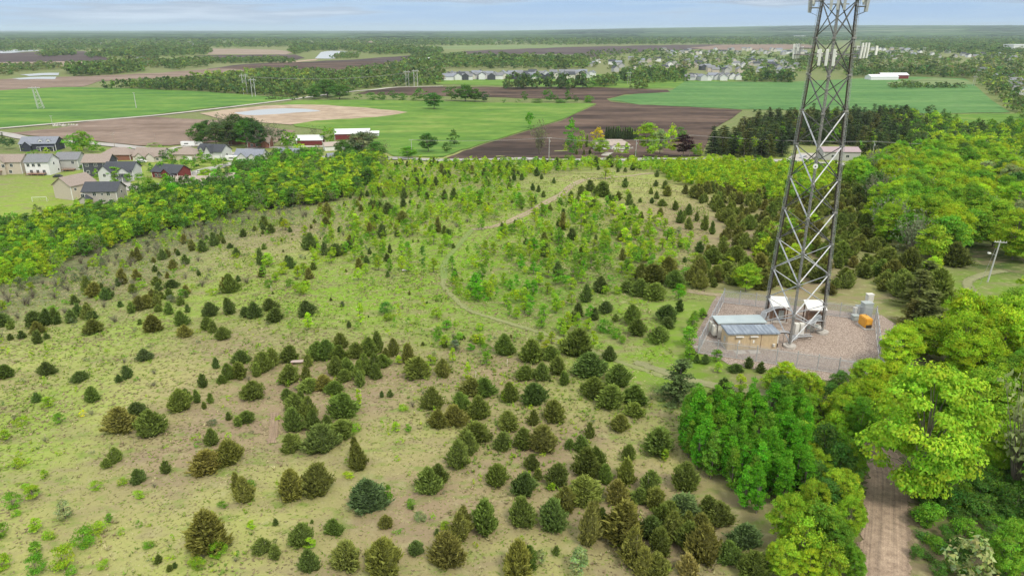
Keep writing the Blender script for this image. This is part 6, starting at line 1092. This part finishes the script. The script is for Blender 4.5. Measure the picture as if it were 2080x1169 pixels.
for px_, py_, lb in ((1030, 744, 'pale marker stake below the path beside a cedar'), (966, 768, 'leaning pale stake behind the dark central cedars'), (312, 542, 'pale stake on the upper left slope'), (356, 522, 'second pale stake nearer the left wood'), (551, 590, 'short white stake among yellow saplings')):
    p = P(px_, py_); b = MB(); b.bar((0, 0, -.1), (.05, 0, 1.2), .05, 5); b.bar((.05, 0, 1.02), (.05, 0, 1.1), .065, 5); o = b.build('marker_stake', ST); o.location = p; tag(o, lb, 'stake')
p = P(133, 217+38); 
b = MB(); rb_ = random.Random(3)
for k in range(9): x = k*2.2-9; b.bar((x, rb_.uniform(-1, 1), -.3), (x+1, rb_.uniform(-1, 1), 1.3), 1.3, 7, r2=.6)
o = b.build('rock_pile', CONC); o.location = P(133, 256); tag(o, 'pale pile of rocks by the gravel field road', 'rock pile')
# ------------------------------------------------------------------ plants: the largest 300 of a kind as things, the rest massed
_ps = {'young_tree': 'young trees of the woods', 'sapling': 'saplings on the open hillside', 'cedar_tree': 'cedars on the hillside', 'broadleaf_tree': 'leafy trees', 'pine_tree': 'pines', 'shrub': 'leafy shrubs', 'bare_shrub': 'thin twiggy shrubs', 'locust_tree': 'trees of the dark green grove'}
ADJ = {'cedar_tree': 'cedar', 'young_tree': 'slim tree', 'sapling': 'sapling', 'broadleaf_tree': 'leafy tree', 'pine_tree': 'pine', 'shrub': 'leafy shrub', 'bare_shrub': 'twiggy shrub', 'locust_tree': 'narrow tree'}
def zone(px, py, kind):
    if kind == 'pine_tree' and 1400 < px < 1960 and py < 330:
        return ('at left end' if px < 1520 else 'left of tower' if px < 1600 else 'behind tower' if px < 1720 else 'right of tower' if px < 1800 else 'at right end')+(' of pine wood back' if py < 268 else ' of pine wood middle' if py < 295 else ' of pine wood front')
    if kind == 'shrub' and px > 1800 and py > 940: return 'right of the track '+('under the big crown' if py < 1010 else 'halfway down' if py < 1080 else 'near the bottom')
    if py < 235: return 'among the far fields'
    if py < 328: return 'by the left houses' if px < 600 else 'near the red barn' if px < 860 else 'around the ranch house' if px < 1430 else 'beyond the road' if px < 1850 else 'in the far right woods'
    if px > 1740 and py < 560: return 'in the right hand woods' if px < 1920 else 'by the right edge'
    if px > 1740: return 'above the fenced yard corner' if py < 700 and px < 1900 else 'between yard and meadow' if py < 850 else 'right of the gravel track' if px > 1800 else 'over the gravel track'
    if py < 480:
        if px < 330: return 'in the wood below the lawn'
        if px < 620: return 'in the wood below the street'
        if px < 800: return 'on the brow below the barn'
        if px < 1040: return 'left of the upper dirt path'
        if px < 1250: return 'right of the upper dirt path'
        if px < 1450: return 'below the ranch house'
        return 'behind the tower'
    if py < 640:
        if px < 220: return 'on the upper left slope edge'
        if px < 480: return 'on the upper left slope'
        if px < 700: return 'on the slope left of centre'
        if px < 900: return 'just left of the path bend'
        if px < 1140: return 'just right of the path bend'
        if px < 1440: return 'between path and fenced yard'
        return 'behind the tower yard fence'
    if py < 800:
        if px < 220: return 'at the left edge halfway up'
        if px < 480: return 'on the open slope at left'
        if px < 640: return 'left of the central cedar clump'
        if px < 830: return 'in the central cedar clump'
        if px < 1050: return 'below the path bend'
        if px < 1250: return 'beside the lower dirt path'
        if px < 1440: return 'on the mown strip by the yard'
        return 'in front of the yard fence'
    if py < 960:
        if px < 330: return 'on the lower left slope'
        if px < 560: return 'beside the lower left bare ground'
        if px < 800: return 'beside the bare dirt patch'
        if px < 1000: return 'on the lower slope at centre'
        if px < 1200: return 'on the lower slope right of centre'
        if px < 1440: return 'left of the dark green grove'
        return 'in the dark green grove' if px < 1660 else 'left of the gravel track'
    if px < 260: return 'in the bottom left corner'
    if px < 560: return 'near the bottom edge at left'
    if px < 800: return 'near the bottom edge left of centre'
    if px < 1020: return 'near the bottom edge at centre'
    if px < 1240: return 'near the bottom edge right of centre'
    if px < 1440: return 'in the thicket at bottom right'
    return 'below the dark green grove' if px < 1600 else 'beside the gravel track bottom'
ORD = ['', 'second', 'third', 'fourth', 'fifth', 'sixth', 'seventh', 'eighth', 'ninth', 'tenth', 'eleventh', 'twelfth', 'thirteenth', 'fourteenth', 'fifteenth', 'sixteenth', 'seventeenth', 'eighteenth', 'nineteenth', 'twentieth']
def vis(p):
    D = depth(p['p']); return D > 5 and -260 < p['px'] < 2340 and p['py'] < 1500
PLANTS[:] = [p for p in PLANTS if vis(p)]
CAP = {'cedar_tree': 295, 'young_tree': 295, 'sapling': 295, 'broadleaf_tree': 295, 'pine_tree': 200, 'shrub': 180, 'bare_shrub': 120, 'locust_tree': 150}
bykind = {}
for p in PLANTS:
    p['kind'] = NAMES[p['sp']]
    inframe = 0 < p['px'] < 2080 and 0 < p['py'] < 1210
    p['rank'] = p['ap']*(1 if inframe else .15); bykind.setdefault(p['kind'], []).append(p)
rv = random.Random(99); REST = {}
CATS = {'cedar_tree': 'cedar', 'young_tree': 'tree', 'sapling': 'sapling', 'broadleaf_tree': 'tree', 'pine_tree': 'pine', 'shrub': 'shrub', 'bare_shrub': 'shrub', 'locust_tree': 'tree'}
for kind, ps in bykind.items():
    ps.sort(key=lambda p: -p['rank']); ind = ps[:CAP[kind]]; REST[kind] = ps[CAP[kind]:]
    lim = sorted(p['ap'] for p in ind); cells = {}
    for p in ind:
        big_ = p['ap']*1450; p['size'] = 'large' if big_ > (44 if kind == 'cedar_tree' else 50) else 'middling' if big_ > 24 else 'small'
        cells.setdefault((zone(p['px'], p['py'], kind), p['size'], TINT[p['tint']][0]), []).append(p)
    for (z, s, c), q in cells.items():
        q.sort(key=lambda p: p['px'])
        for i, p in enumerate(q):
            n = len(q); who = f"{s} {c} {ADJ[kind]}"
            if p['note'] and p['note'] != 'row': p['label'] = p['note']
            elif n == 1: p['label'] = f"{who} {z}"
            elif i == 0: p['label'] = f"leftmost {who} {z}"
            elif i == n-1: p['label'] = f"rightmost {who} {z}"
            elif i < len(ORD): p['label'] = f"{ORD[i]} from left {who} {z}"
            elif n-1-i < len(ORD): p['label'] = f"{ORD[n-1-i]} from right {who} {z}"
            else: p['label'] = f"{who} mid cluster {z}"
    # identical words only for plants nothing tells apart
    for p in ind:
        sp = p['sp']; vi = rv.randrange(len(LIB[sp])); t = LIB[sp][vi]; cm, tm = crown_mesh(sp, vi); tint = TINT[p['tint']][1]
        jb = rv.uniform(.82, 1.16); jc = [c*jb*rv.uniform(.92, 1.08) for c in tint]
        big_ = p['ap']*1450 > 22 or kind in ('sapling', 'bare_shrub', 'young_tree', 'broadleaf_tree', 'locust_tree')
        if big_:
            o = empty(kind, p['p'], rv.uniform(0, 6.283)); crown = bpy.data.objects.new('crown', cm); COL.objects.link(crown); crown.parent = o
            trunk = bpy.data.objects.new('trunk', tm); COL.objects.link(trunk); trunk.parent = o
        else:
            o = bpy.data.objects.new(kind, cm); COL.objects.link(o); o.location = p['p']; o.rotation_euler = (0, 0, rv.uniform(0, 6.283)); crown = o
        sx = p['wm']/t.w
        sx *= 1.22 if kind == 'cedar_tree' else 1; o.scale = (sx*rv.uniform(.88, 1.12), sx*rv.uniform(.88, 1.12), p['hm']*(.9 if kind == 'cedar_tree' else 1))
        if kind == 'cedar_tree': o.rotation_euler[0] = rv.gauss(0, .05); o.rotation_euler[1] = rv.gauss(0, .05)
        crown.color = (*jc, 1)
        if not (p['note'] == 'row'): tag(o, p['label'], CATS[kind], _ps[kind])
        else: tag(o, f"dark narrow evergreen in the hedge row behind the ranch house", 'evergreen', 'hedge row behind the ranch house')
def mass(name, ps, lib=LOW, label=None, kind='stuff'):
    """many coarse plants as one object"""
    if not ps: return
    Vs = []; Cs = []; rg = np.random.default_rng(len(ps)); con = ps[0]['sp'] in ('cedar', 'pine')
    for p in ps:
        l = lib[p['sp']]; t = l[rg.integers(len(l))]; a = rg.uniform(0, 6.283); ca, sa = math.cos(a), math.sin(a)
        sx = p['wm']/t.w; v = np.empty_like(t.V); v[:, 0] = (t.V[:, 0]*ca-t.V[:, 1]*sa)*sx+p['p'][0]; v[:, 1] = (t.V[:, 0]*sa+t.V[:, 1]*ca)*sx+p['p'][1]; v[:, 2] = t.V[:, 2]*p['hm']+p['p'][2]
        Vs.append(v); tint = p['tint']; tint = TINT[tint][1] if isinstance(tint, str) else tint
        Cs.append(t.C*np.array(tint)*rg.uniform(.8, 1.18)*rg.uniform(.93, 1.07, 3))
    V = np.concatenate(Vs); n = len(V)//3
    me = np_mesh(name, V, np.arange(n*3).reshape(-1, 3), np.concatenate(Cs), [MASSC if con else MASSF]); o = bpy.data.objects.new(name, me); COL.objects.link(o)
    return tag(o, label, kind=kind)
MASSF = foliage_mat('massed_foliage', .3, False); MASSC = foliage_mat('massed_conifer', .12, False)
mass('cedar_thicket', REST['cedar_tree'], label='mass of small bronze green cedars behind the tower')
mass('young_woodland', REST['young_tree'], label='dense young yellow green woodland down the left slope')
mass('sapling_scrub', REST['sapling'], label='loose scrub of small bright saplings on the hillside')
mass('leafy_woodland', REST['broadleaf_tree'], label='leafy wood of mixed green crowns')
mass('pine_wood', REST['pine_tree'])
mass('low_brush', REST['shrub'], label='low leafy brush strewn over the slopes')
mass('twiggy_brush', REST['bare_shrub'], label='pale twiggy brush strewn over the slopes')

# grass tufts over the near slopes
def tufts(name, poly, n, size, cols, seed):
    rg = np.random.default_rng(seed); W = [P(*q) for q in poly]; xs = [q.x for q in W]; ys = [q.y for q in W]; Wp = [(q.x, q.y) for q in W]
    X = rg.uniform(min(xs), max(xs), n*2); Y = rg.uniform(min(ys), max(ys), n*2)
    D = np.hypot(X, Y); keep = rg.uniform(0, 1, n*2) < np.clip(75/D, .0, 1)**1.4
    k = [i for i in np.nonzero(keep)[0] if inside(X[i], Y[i], Wp) and not (25 < X[i] < 67 and 87 < Y[i] < 124)][:n]; X = X[k]; Y = Y[k]; Z = h(X, Y)
    m = len(X); cl = .5+.5*gn(X, Y, .22, 77)+rg.normal(size=m)*.3; ci = np.clip((cl*len(cols)).astype(int), 0, len(cols)-1); cc = np.array(cols)[ci]*rg.uniform(.75, 1.25, m)[:, None]
    Vs = []; Cs = []
    for b in range(3):
        a = rg.uniform(0, 6.283, m); s = size*rg.uniform(.5, 1.4, m)*np.clip(np.hypot(X, Y)/90, .8, 1.6); V = np.empty((m, 3, 3)); dx = np.cos(a)*s*.8; dy = np.sin(a)*s*.8
        V[:, 0] = np.stack([X+dx, Y+dy, Z], 1); V[:, 1] = np.stack([X-dx, Y-dy, Z], 1); V[:, 2] = np.stack([X+rg.normal(size=m)*s*1.1, Y+rg.normal(size=m)*s*1.1, Z+s*rg.uniform(.2, .6, m)], 1)
        Vs.append(V.reshape(-1, 3)); Cs.append(np.repeat(cc, 3, 0))
    V = np.concatenate(Vs); me = np_mesh(name, V, np.arange(len(V)).reshape(-1, 3), np.concatenate(Cs), [MASSF]); o = bpy.data.objects.new(name, me); COL.objects.link(o); return tag(o, 'short dry and green grass tufts over the hillside', kind='stuff')
tufts('grass', [(-200,1300),(-140,700),(300,480),(640,400),(900,352),(1300,350),(1440,400),(1440,590),(1420,760),(1560,830),(1420,1000),(1560,1300)], 170000, .15, [(.44,.41,.21), (.38,.37,.16), (.28,.33,.08), (.2,.29,.05), (.34,.29,.16), (.26,.21,.13)], 5)

def weeds(name, poly, spacing, label, seed, cols, dens=.5, hmx=.6):
    rg = np.random.default_rng(seed); W = [P(*q) for q in poly]; xs = [q.x for q in W]; ys = [q.y for q in W]; Wp = [(q.x, q.y) for q in W]
    n = int((max(xs)-min(xs))*(max(ys)-min(ys))/spacing**2); X = rg.uniform(min(xs), max(xs), n); Y = rg.uniform(min(ys), max(ys), n)
    m_ = gn(X, Y, .10, seed)+.6*gn(X, Y, .35, seed+1)+rg.normal(size=n)*.25 > (1-dens)
    k = [i for i in np.nonzero(m_)[0] if inside(X[i], Y[i], Wp) and not (25 < X[i] < 67 and 87 < Y[i] < 124)]; X = X[k]; Y = Y[k]; Z = h(X, Y); m = len(k)
    ci = rg.integers(0, len(cols), m); cc = np.array(cols)[ci]*rg.uniform(.75, 1.25, m)[:, None]; sc = rg.uniform(.35, 1, m)*hmx; Vs = []; Cs = []
    for b in range(9):
        a = rg.uniform(0, 6.283, m); l_ = sc*rg.uniform(.5, 1.1, m); dx = np.cos(a)*l_*rg.uniform(.3, 1, m); dy = np.sin(a)*l_*rg.uniform(.3, 1, m); V = np.empty((m, 3, 3)); wd = .16*l_+.02
        V[:, 0] = np.stack([X+dx*.2-np.sin(a)*wd, Y+dy*.2+np.cos(a)*wd, Z+l_*.15], 1); V[:, 1] = np.stack([X+dx*.2+np.sin(a)*wd, Y+dy*.2-np.cos(a)*wd, Z+l_*.15], 1); V[:, 2] = np.stack([X+dx, Y+dy, Z+l_*rg.uniform(.4, 1, m)], 1)
        Vs.append(V.reshape(-1, 3)); Cs.append(np.repeat(cc*rg.uniform(.8, 1.2, m)[:, None], 3, 0))
    V = np.concatenate(Vs); me = np_mesh(name, V, np.arange(len(V)).reshape(-1, 3), np.concatenate(Cs), [MASSF]); o = bpy.data.objects.new(name, me); COL.objects.link(o); return tag(o, label, kind='stuff')
HILL = [(-200,1300),(-140,700),(300,480),(640,400),(900,352),(1300,350),(1440,400),(1440,590),(1400,600),(1420,760),(1560,830),(1420,1000),(1560,1300)]
weeds('tall_weeds', HILL, .75, 'rough pale dead weeds in patches over the slopes', 21, [(.46, .43, .22), (.50, .46, .25), (.38, .35, .18), (.40, .32, .2)], .35, .5)
weeds('green_weeds', HILL, .8, 'rough green weeds in patches over the slopes', 22, [(.24, .38, .05), (.34, .44, .06), (.20, .31, .06), (.30, .35, .11)], .5, .6)

# ------------------------------------------------------------------ woods on the plain
FT = {'a': (.15, .225, .065), 'b': (.19, .27, .07), 'c': (.11, .17, .06), 'y': (.30, .39, .07), 'p': (.23, .26, .11)}
rf = random.Random(31)
def wood(name, poly, spacing, sz=10, hz_=11, tints='aabcb', label=None, jit=.35):
    ps = []
    for X, Y in scatter(poly, spacing, len(poly)*7+int(poly[0][0]), cap=9000):
        s = rf.uniform(1-jit, 1+jit); ps.append(dict(sp='far', tint=FT[rf.choice(tints)], p=(X, Y, float(h(X, Y))), wm=sz*s, hm=hz_*s))
    return mass(name, ps, label=label)
wood('woodland', [(190,181),(300,176),(480,170),(620,178),(640,190),(600,197),(540,195),(400,186),(260,181)], 8, 10, 11, 'bcbca')
wood('woodland', [(385,165),(520,152),(620,155),(640,170),(480,172),(400,172)], 11, 11, 11, 'yybb', label='yellow green wood behind the left green field')
wood('woodland', [(515,172),(640,180),(620,196),(540,188)], 9, 10, 9, 'ybba')
wood('woodland', [(530,150),(640,152),(700,158),(780,160),(800,172),(720,184),(640,180),(520,172)], 12, 12, 12, 'bcaba')
wood('woodland', [(540,200),(620,200),(625,204),(540,203)], 8, 7, 4, 'bc')
wood('woodland', [(700,150),(800,140),(850,148),(900,150),(900,172),(800,178),(710,178)], 15, 14, 13, 'abcap')
wood('woodland', [(1025,178),(1190,178),(1190,182),(1025,182)], 9, 13, 16, 'cca', label='dark tree row at the edge of the far ploughed field')
wood('woodland', [(1200,170),(1250,166),(1250,178),(1210,178)], 11, 12, 12, 'bca')
wood('woodland', [(1260,155),(1390,152),(1395,166),(1330,170),(1265,170)], 13, 14, 14, 'abcb')
wood('woodland', [(1280,180),(1310,178),(1310,183),(1285,183)], 8, 10, 10, 'bb')
wood('woodland', [(1500,160),(1600,160),(1620,168),(1505,167)], 12, 15, 15, 'abcb')
wood('woodland', [(1720,150),(1960,148),(1990,162),(1960,160),(1850,155),(1720,158)], 14, 14, 14, 'abacp')
wood('woodland', [(1800,175),(1830,174),(1960,178),(1960,180),(1810,181)], 8, 7, 6, 'bc')
wood('woodland', [(1985,165),(2010,190),(2060,235),(2080,235),(2200,240),(2200,150),(1990,150)], 17, 12, 11, 'abacpy', label='trees beyond the right corner of the far green field')
wood('woodland', [(2060,235),(2200,232),(2200,262),(2090,256)], 12, 9, 8, 'abpb')
wood('woodland', [(1520,229),(1600,229),(1604,231),(1520,231)], 9, 4, 3, 'cc')
wood('woodland', [(130,146),(180,142),(290,138),(295,146),(200,154),(150,156)], 11, 14, 15, 'abca', label='dark round wood beside the pale ponds')
wood('woodland', [(-80,142),(60,136),(120,134),(130,140),(40,147),(20,154),(-80,158)], 13, 12, 10, 'pbap')
wood('woodland', [(220,130),(300,128),(420,128),(430,135),(360,142),(300,138)], 17, 14, 13, 'abcp')
wood('woodland', [(395,124),(440,122),(560,121),(600,124),(600,128),(420,130)], 13, 11, 9, 'abc')
wood('woodland', [(75,114),(150,108),(155,113),(80,116)], 16, 16, 15, 'abc')
wood('woodland', [(175,114),(240,104),(400,100),(430,106),(425,111),(300,118),(180,118)], 22, 18, 15, 'abca')
wood('woodland', [(590,96),(700,94),(840,100),(900,104),(900,110),(820,112),(760,111),(700,103),(640,104),(600,112),(590,107)], 24, 18, 15, 'abcab')
wood('woodland', [(670,118),(700,112),(730,112),(725,119),(690,120)], 15, 12, 10, 'bpa')
wood('woodland', [(840,118),(1020,119),(1180,121),(1200,132),(1180,142),(1040,140),(900,140),(780,146),(770,140),(830,132)], 20, 17, 14, 'abcab', label='broad belt of trees behind the new houses')
wood('woodland', [(860,118),(940,114),(960,118),(900,120)], 18, 14, 10, 'ab')
wood('woodland', [(1200,108),(1300,104),(1480,108),(1620,120),(1640,150),(1400,150),(1260,148),(1180,138)], 44, 15, 12, 'abcpb')
wood('woodland', [(1600,120),(1700,112),(1850,112),(1990,130),(1990,150),(1720,150),(1600,150)], 34, 16, 13, 'abcpb')
wood('woodland', [(1750,88),(1850,84),(2200,82),(2200,115),(2000,118),(1850,104),(1750,98)], 42, 22, 16, 'abca')
wood('woodland', [(1980,118),(2200,116),(2200,160),(1990,155)], 34, 16, 13, 'abcpy')
wood('woodland', [(1040,90),(1180,87),(1400,86),(1640,84),(1700,88),(1700,93),(1400,90),(1180,92),(1040,92)], 44, 22, 16, 'abca')
wood('woodland', [(-80,96),(200,92),(600,90),(600,96),(430,98),(180,103),(-80,108)], 42, 22, 16, 'abca')
wood('woodland', [(600,90),(860,88),(1040,90),(1040,92),(870,94),(600,94)], 46, 22, 15, 'abca')
wood('woodland', [(-80,84),(300,82),(900,81),(1040,84),(1040,88),(600,89),(200,91),(-80,94)], 70, 30, 16, 'abca')
wood('woodland', [(1040,81),(1500,78),(2200,76),(2200,82),(1750,84),(1400,85),(1040,88)], 70, 30, 16, 'abca')
# the wooded country out to the horizon: long uneven belts of canopy
def belts():
    rg = np.random.default_rng(8); V = []; T = []; C = []; off = 0
    for Yb in np.geomspace(5600, 38000, 44):
        nx = 240; half = Yb*1.05; xs = np.linspace(-half, half, nx)+rg.normal(size=nx)*half/nx*.6; dy = Yb*.055
        zz = h_raw(xs, np.full(nx, Yb)); top = 12*(.7+.6*rg.uniform(size=nx))+5*np.sin(xs/Yb*9+rg.uniform(0, 6)); gap = (gn(xs, np.full(nx, Yb), 6.0/Yb, int(Yb)) > .55)
        top = np.where(gap, .5, np.clip(top, 4, 26)); col = np.array([(.09, .15, .07), (.11, .18, .075), (.07, .12, .06)][rg.integers(3)])*rg.uniform(.85, 1.15)
        for r, (yy, f) in enumerate(((0, -.2), (0, .85), (dy*.25, 1), (dy*.95, .9), (dy, -.2))):
            y_ = Yb+yy+np.sin(xs/Yb*23+r)*Yb*.004; tn = rg.uniform(.75, 1.2, (nx, 1))
            V.append(np.stack([xs, y_, zz+top*f*(1 if r < 2 else rg.uniform(.85, 1.1, nx))], 1)); C.append(col*tn)
        base = off+np.arange(5)[:, None]*nx+np.arange(nx)[None]
        for r in range(4):
            a, b, c, d = base[r, :-1], base[r, 1:], base[r+1, 1:], base[r+1, :-1]; T.append(np.stack([a, b, c, d], 1))
        off += 5*nx
    me = np_mesh('horizon_woodland', np.concatenate(V), np.concatenate(T), np.concatenate(C), [MASSF]); o = bpy.data.objects.new('horizon_woodland', me); COL.objects.link(o); tag(o, 'unbroken wooded country stretching to the horizon', kind='stuff')
belts()

# ------------------------------------------------------------------ the air
def haze():
    mb = MB(); mb.box(-44000, -4500, -60, 44000, 43000, 190); m = bpy.data.materials.new('haze'); m.use_nodes = True; t = m.node_tree; t.nodes.clear()
    o = t.nodes.new('ShaderNodeOutputMaterial'); v = t.nodes.new('ShaderNodeVolumePrincipled'); v.inputs['Color'].default_value = (.74, .87, 1, 1); v.inputs['Density'].default_value = 3.8e-5
    t.links.new(v.outputs[0], o.inputs['Volume']); ob = mb.build('haze', m); tag(ob, kind='stuff')
haze()
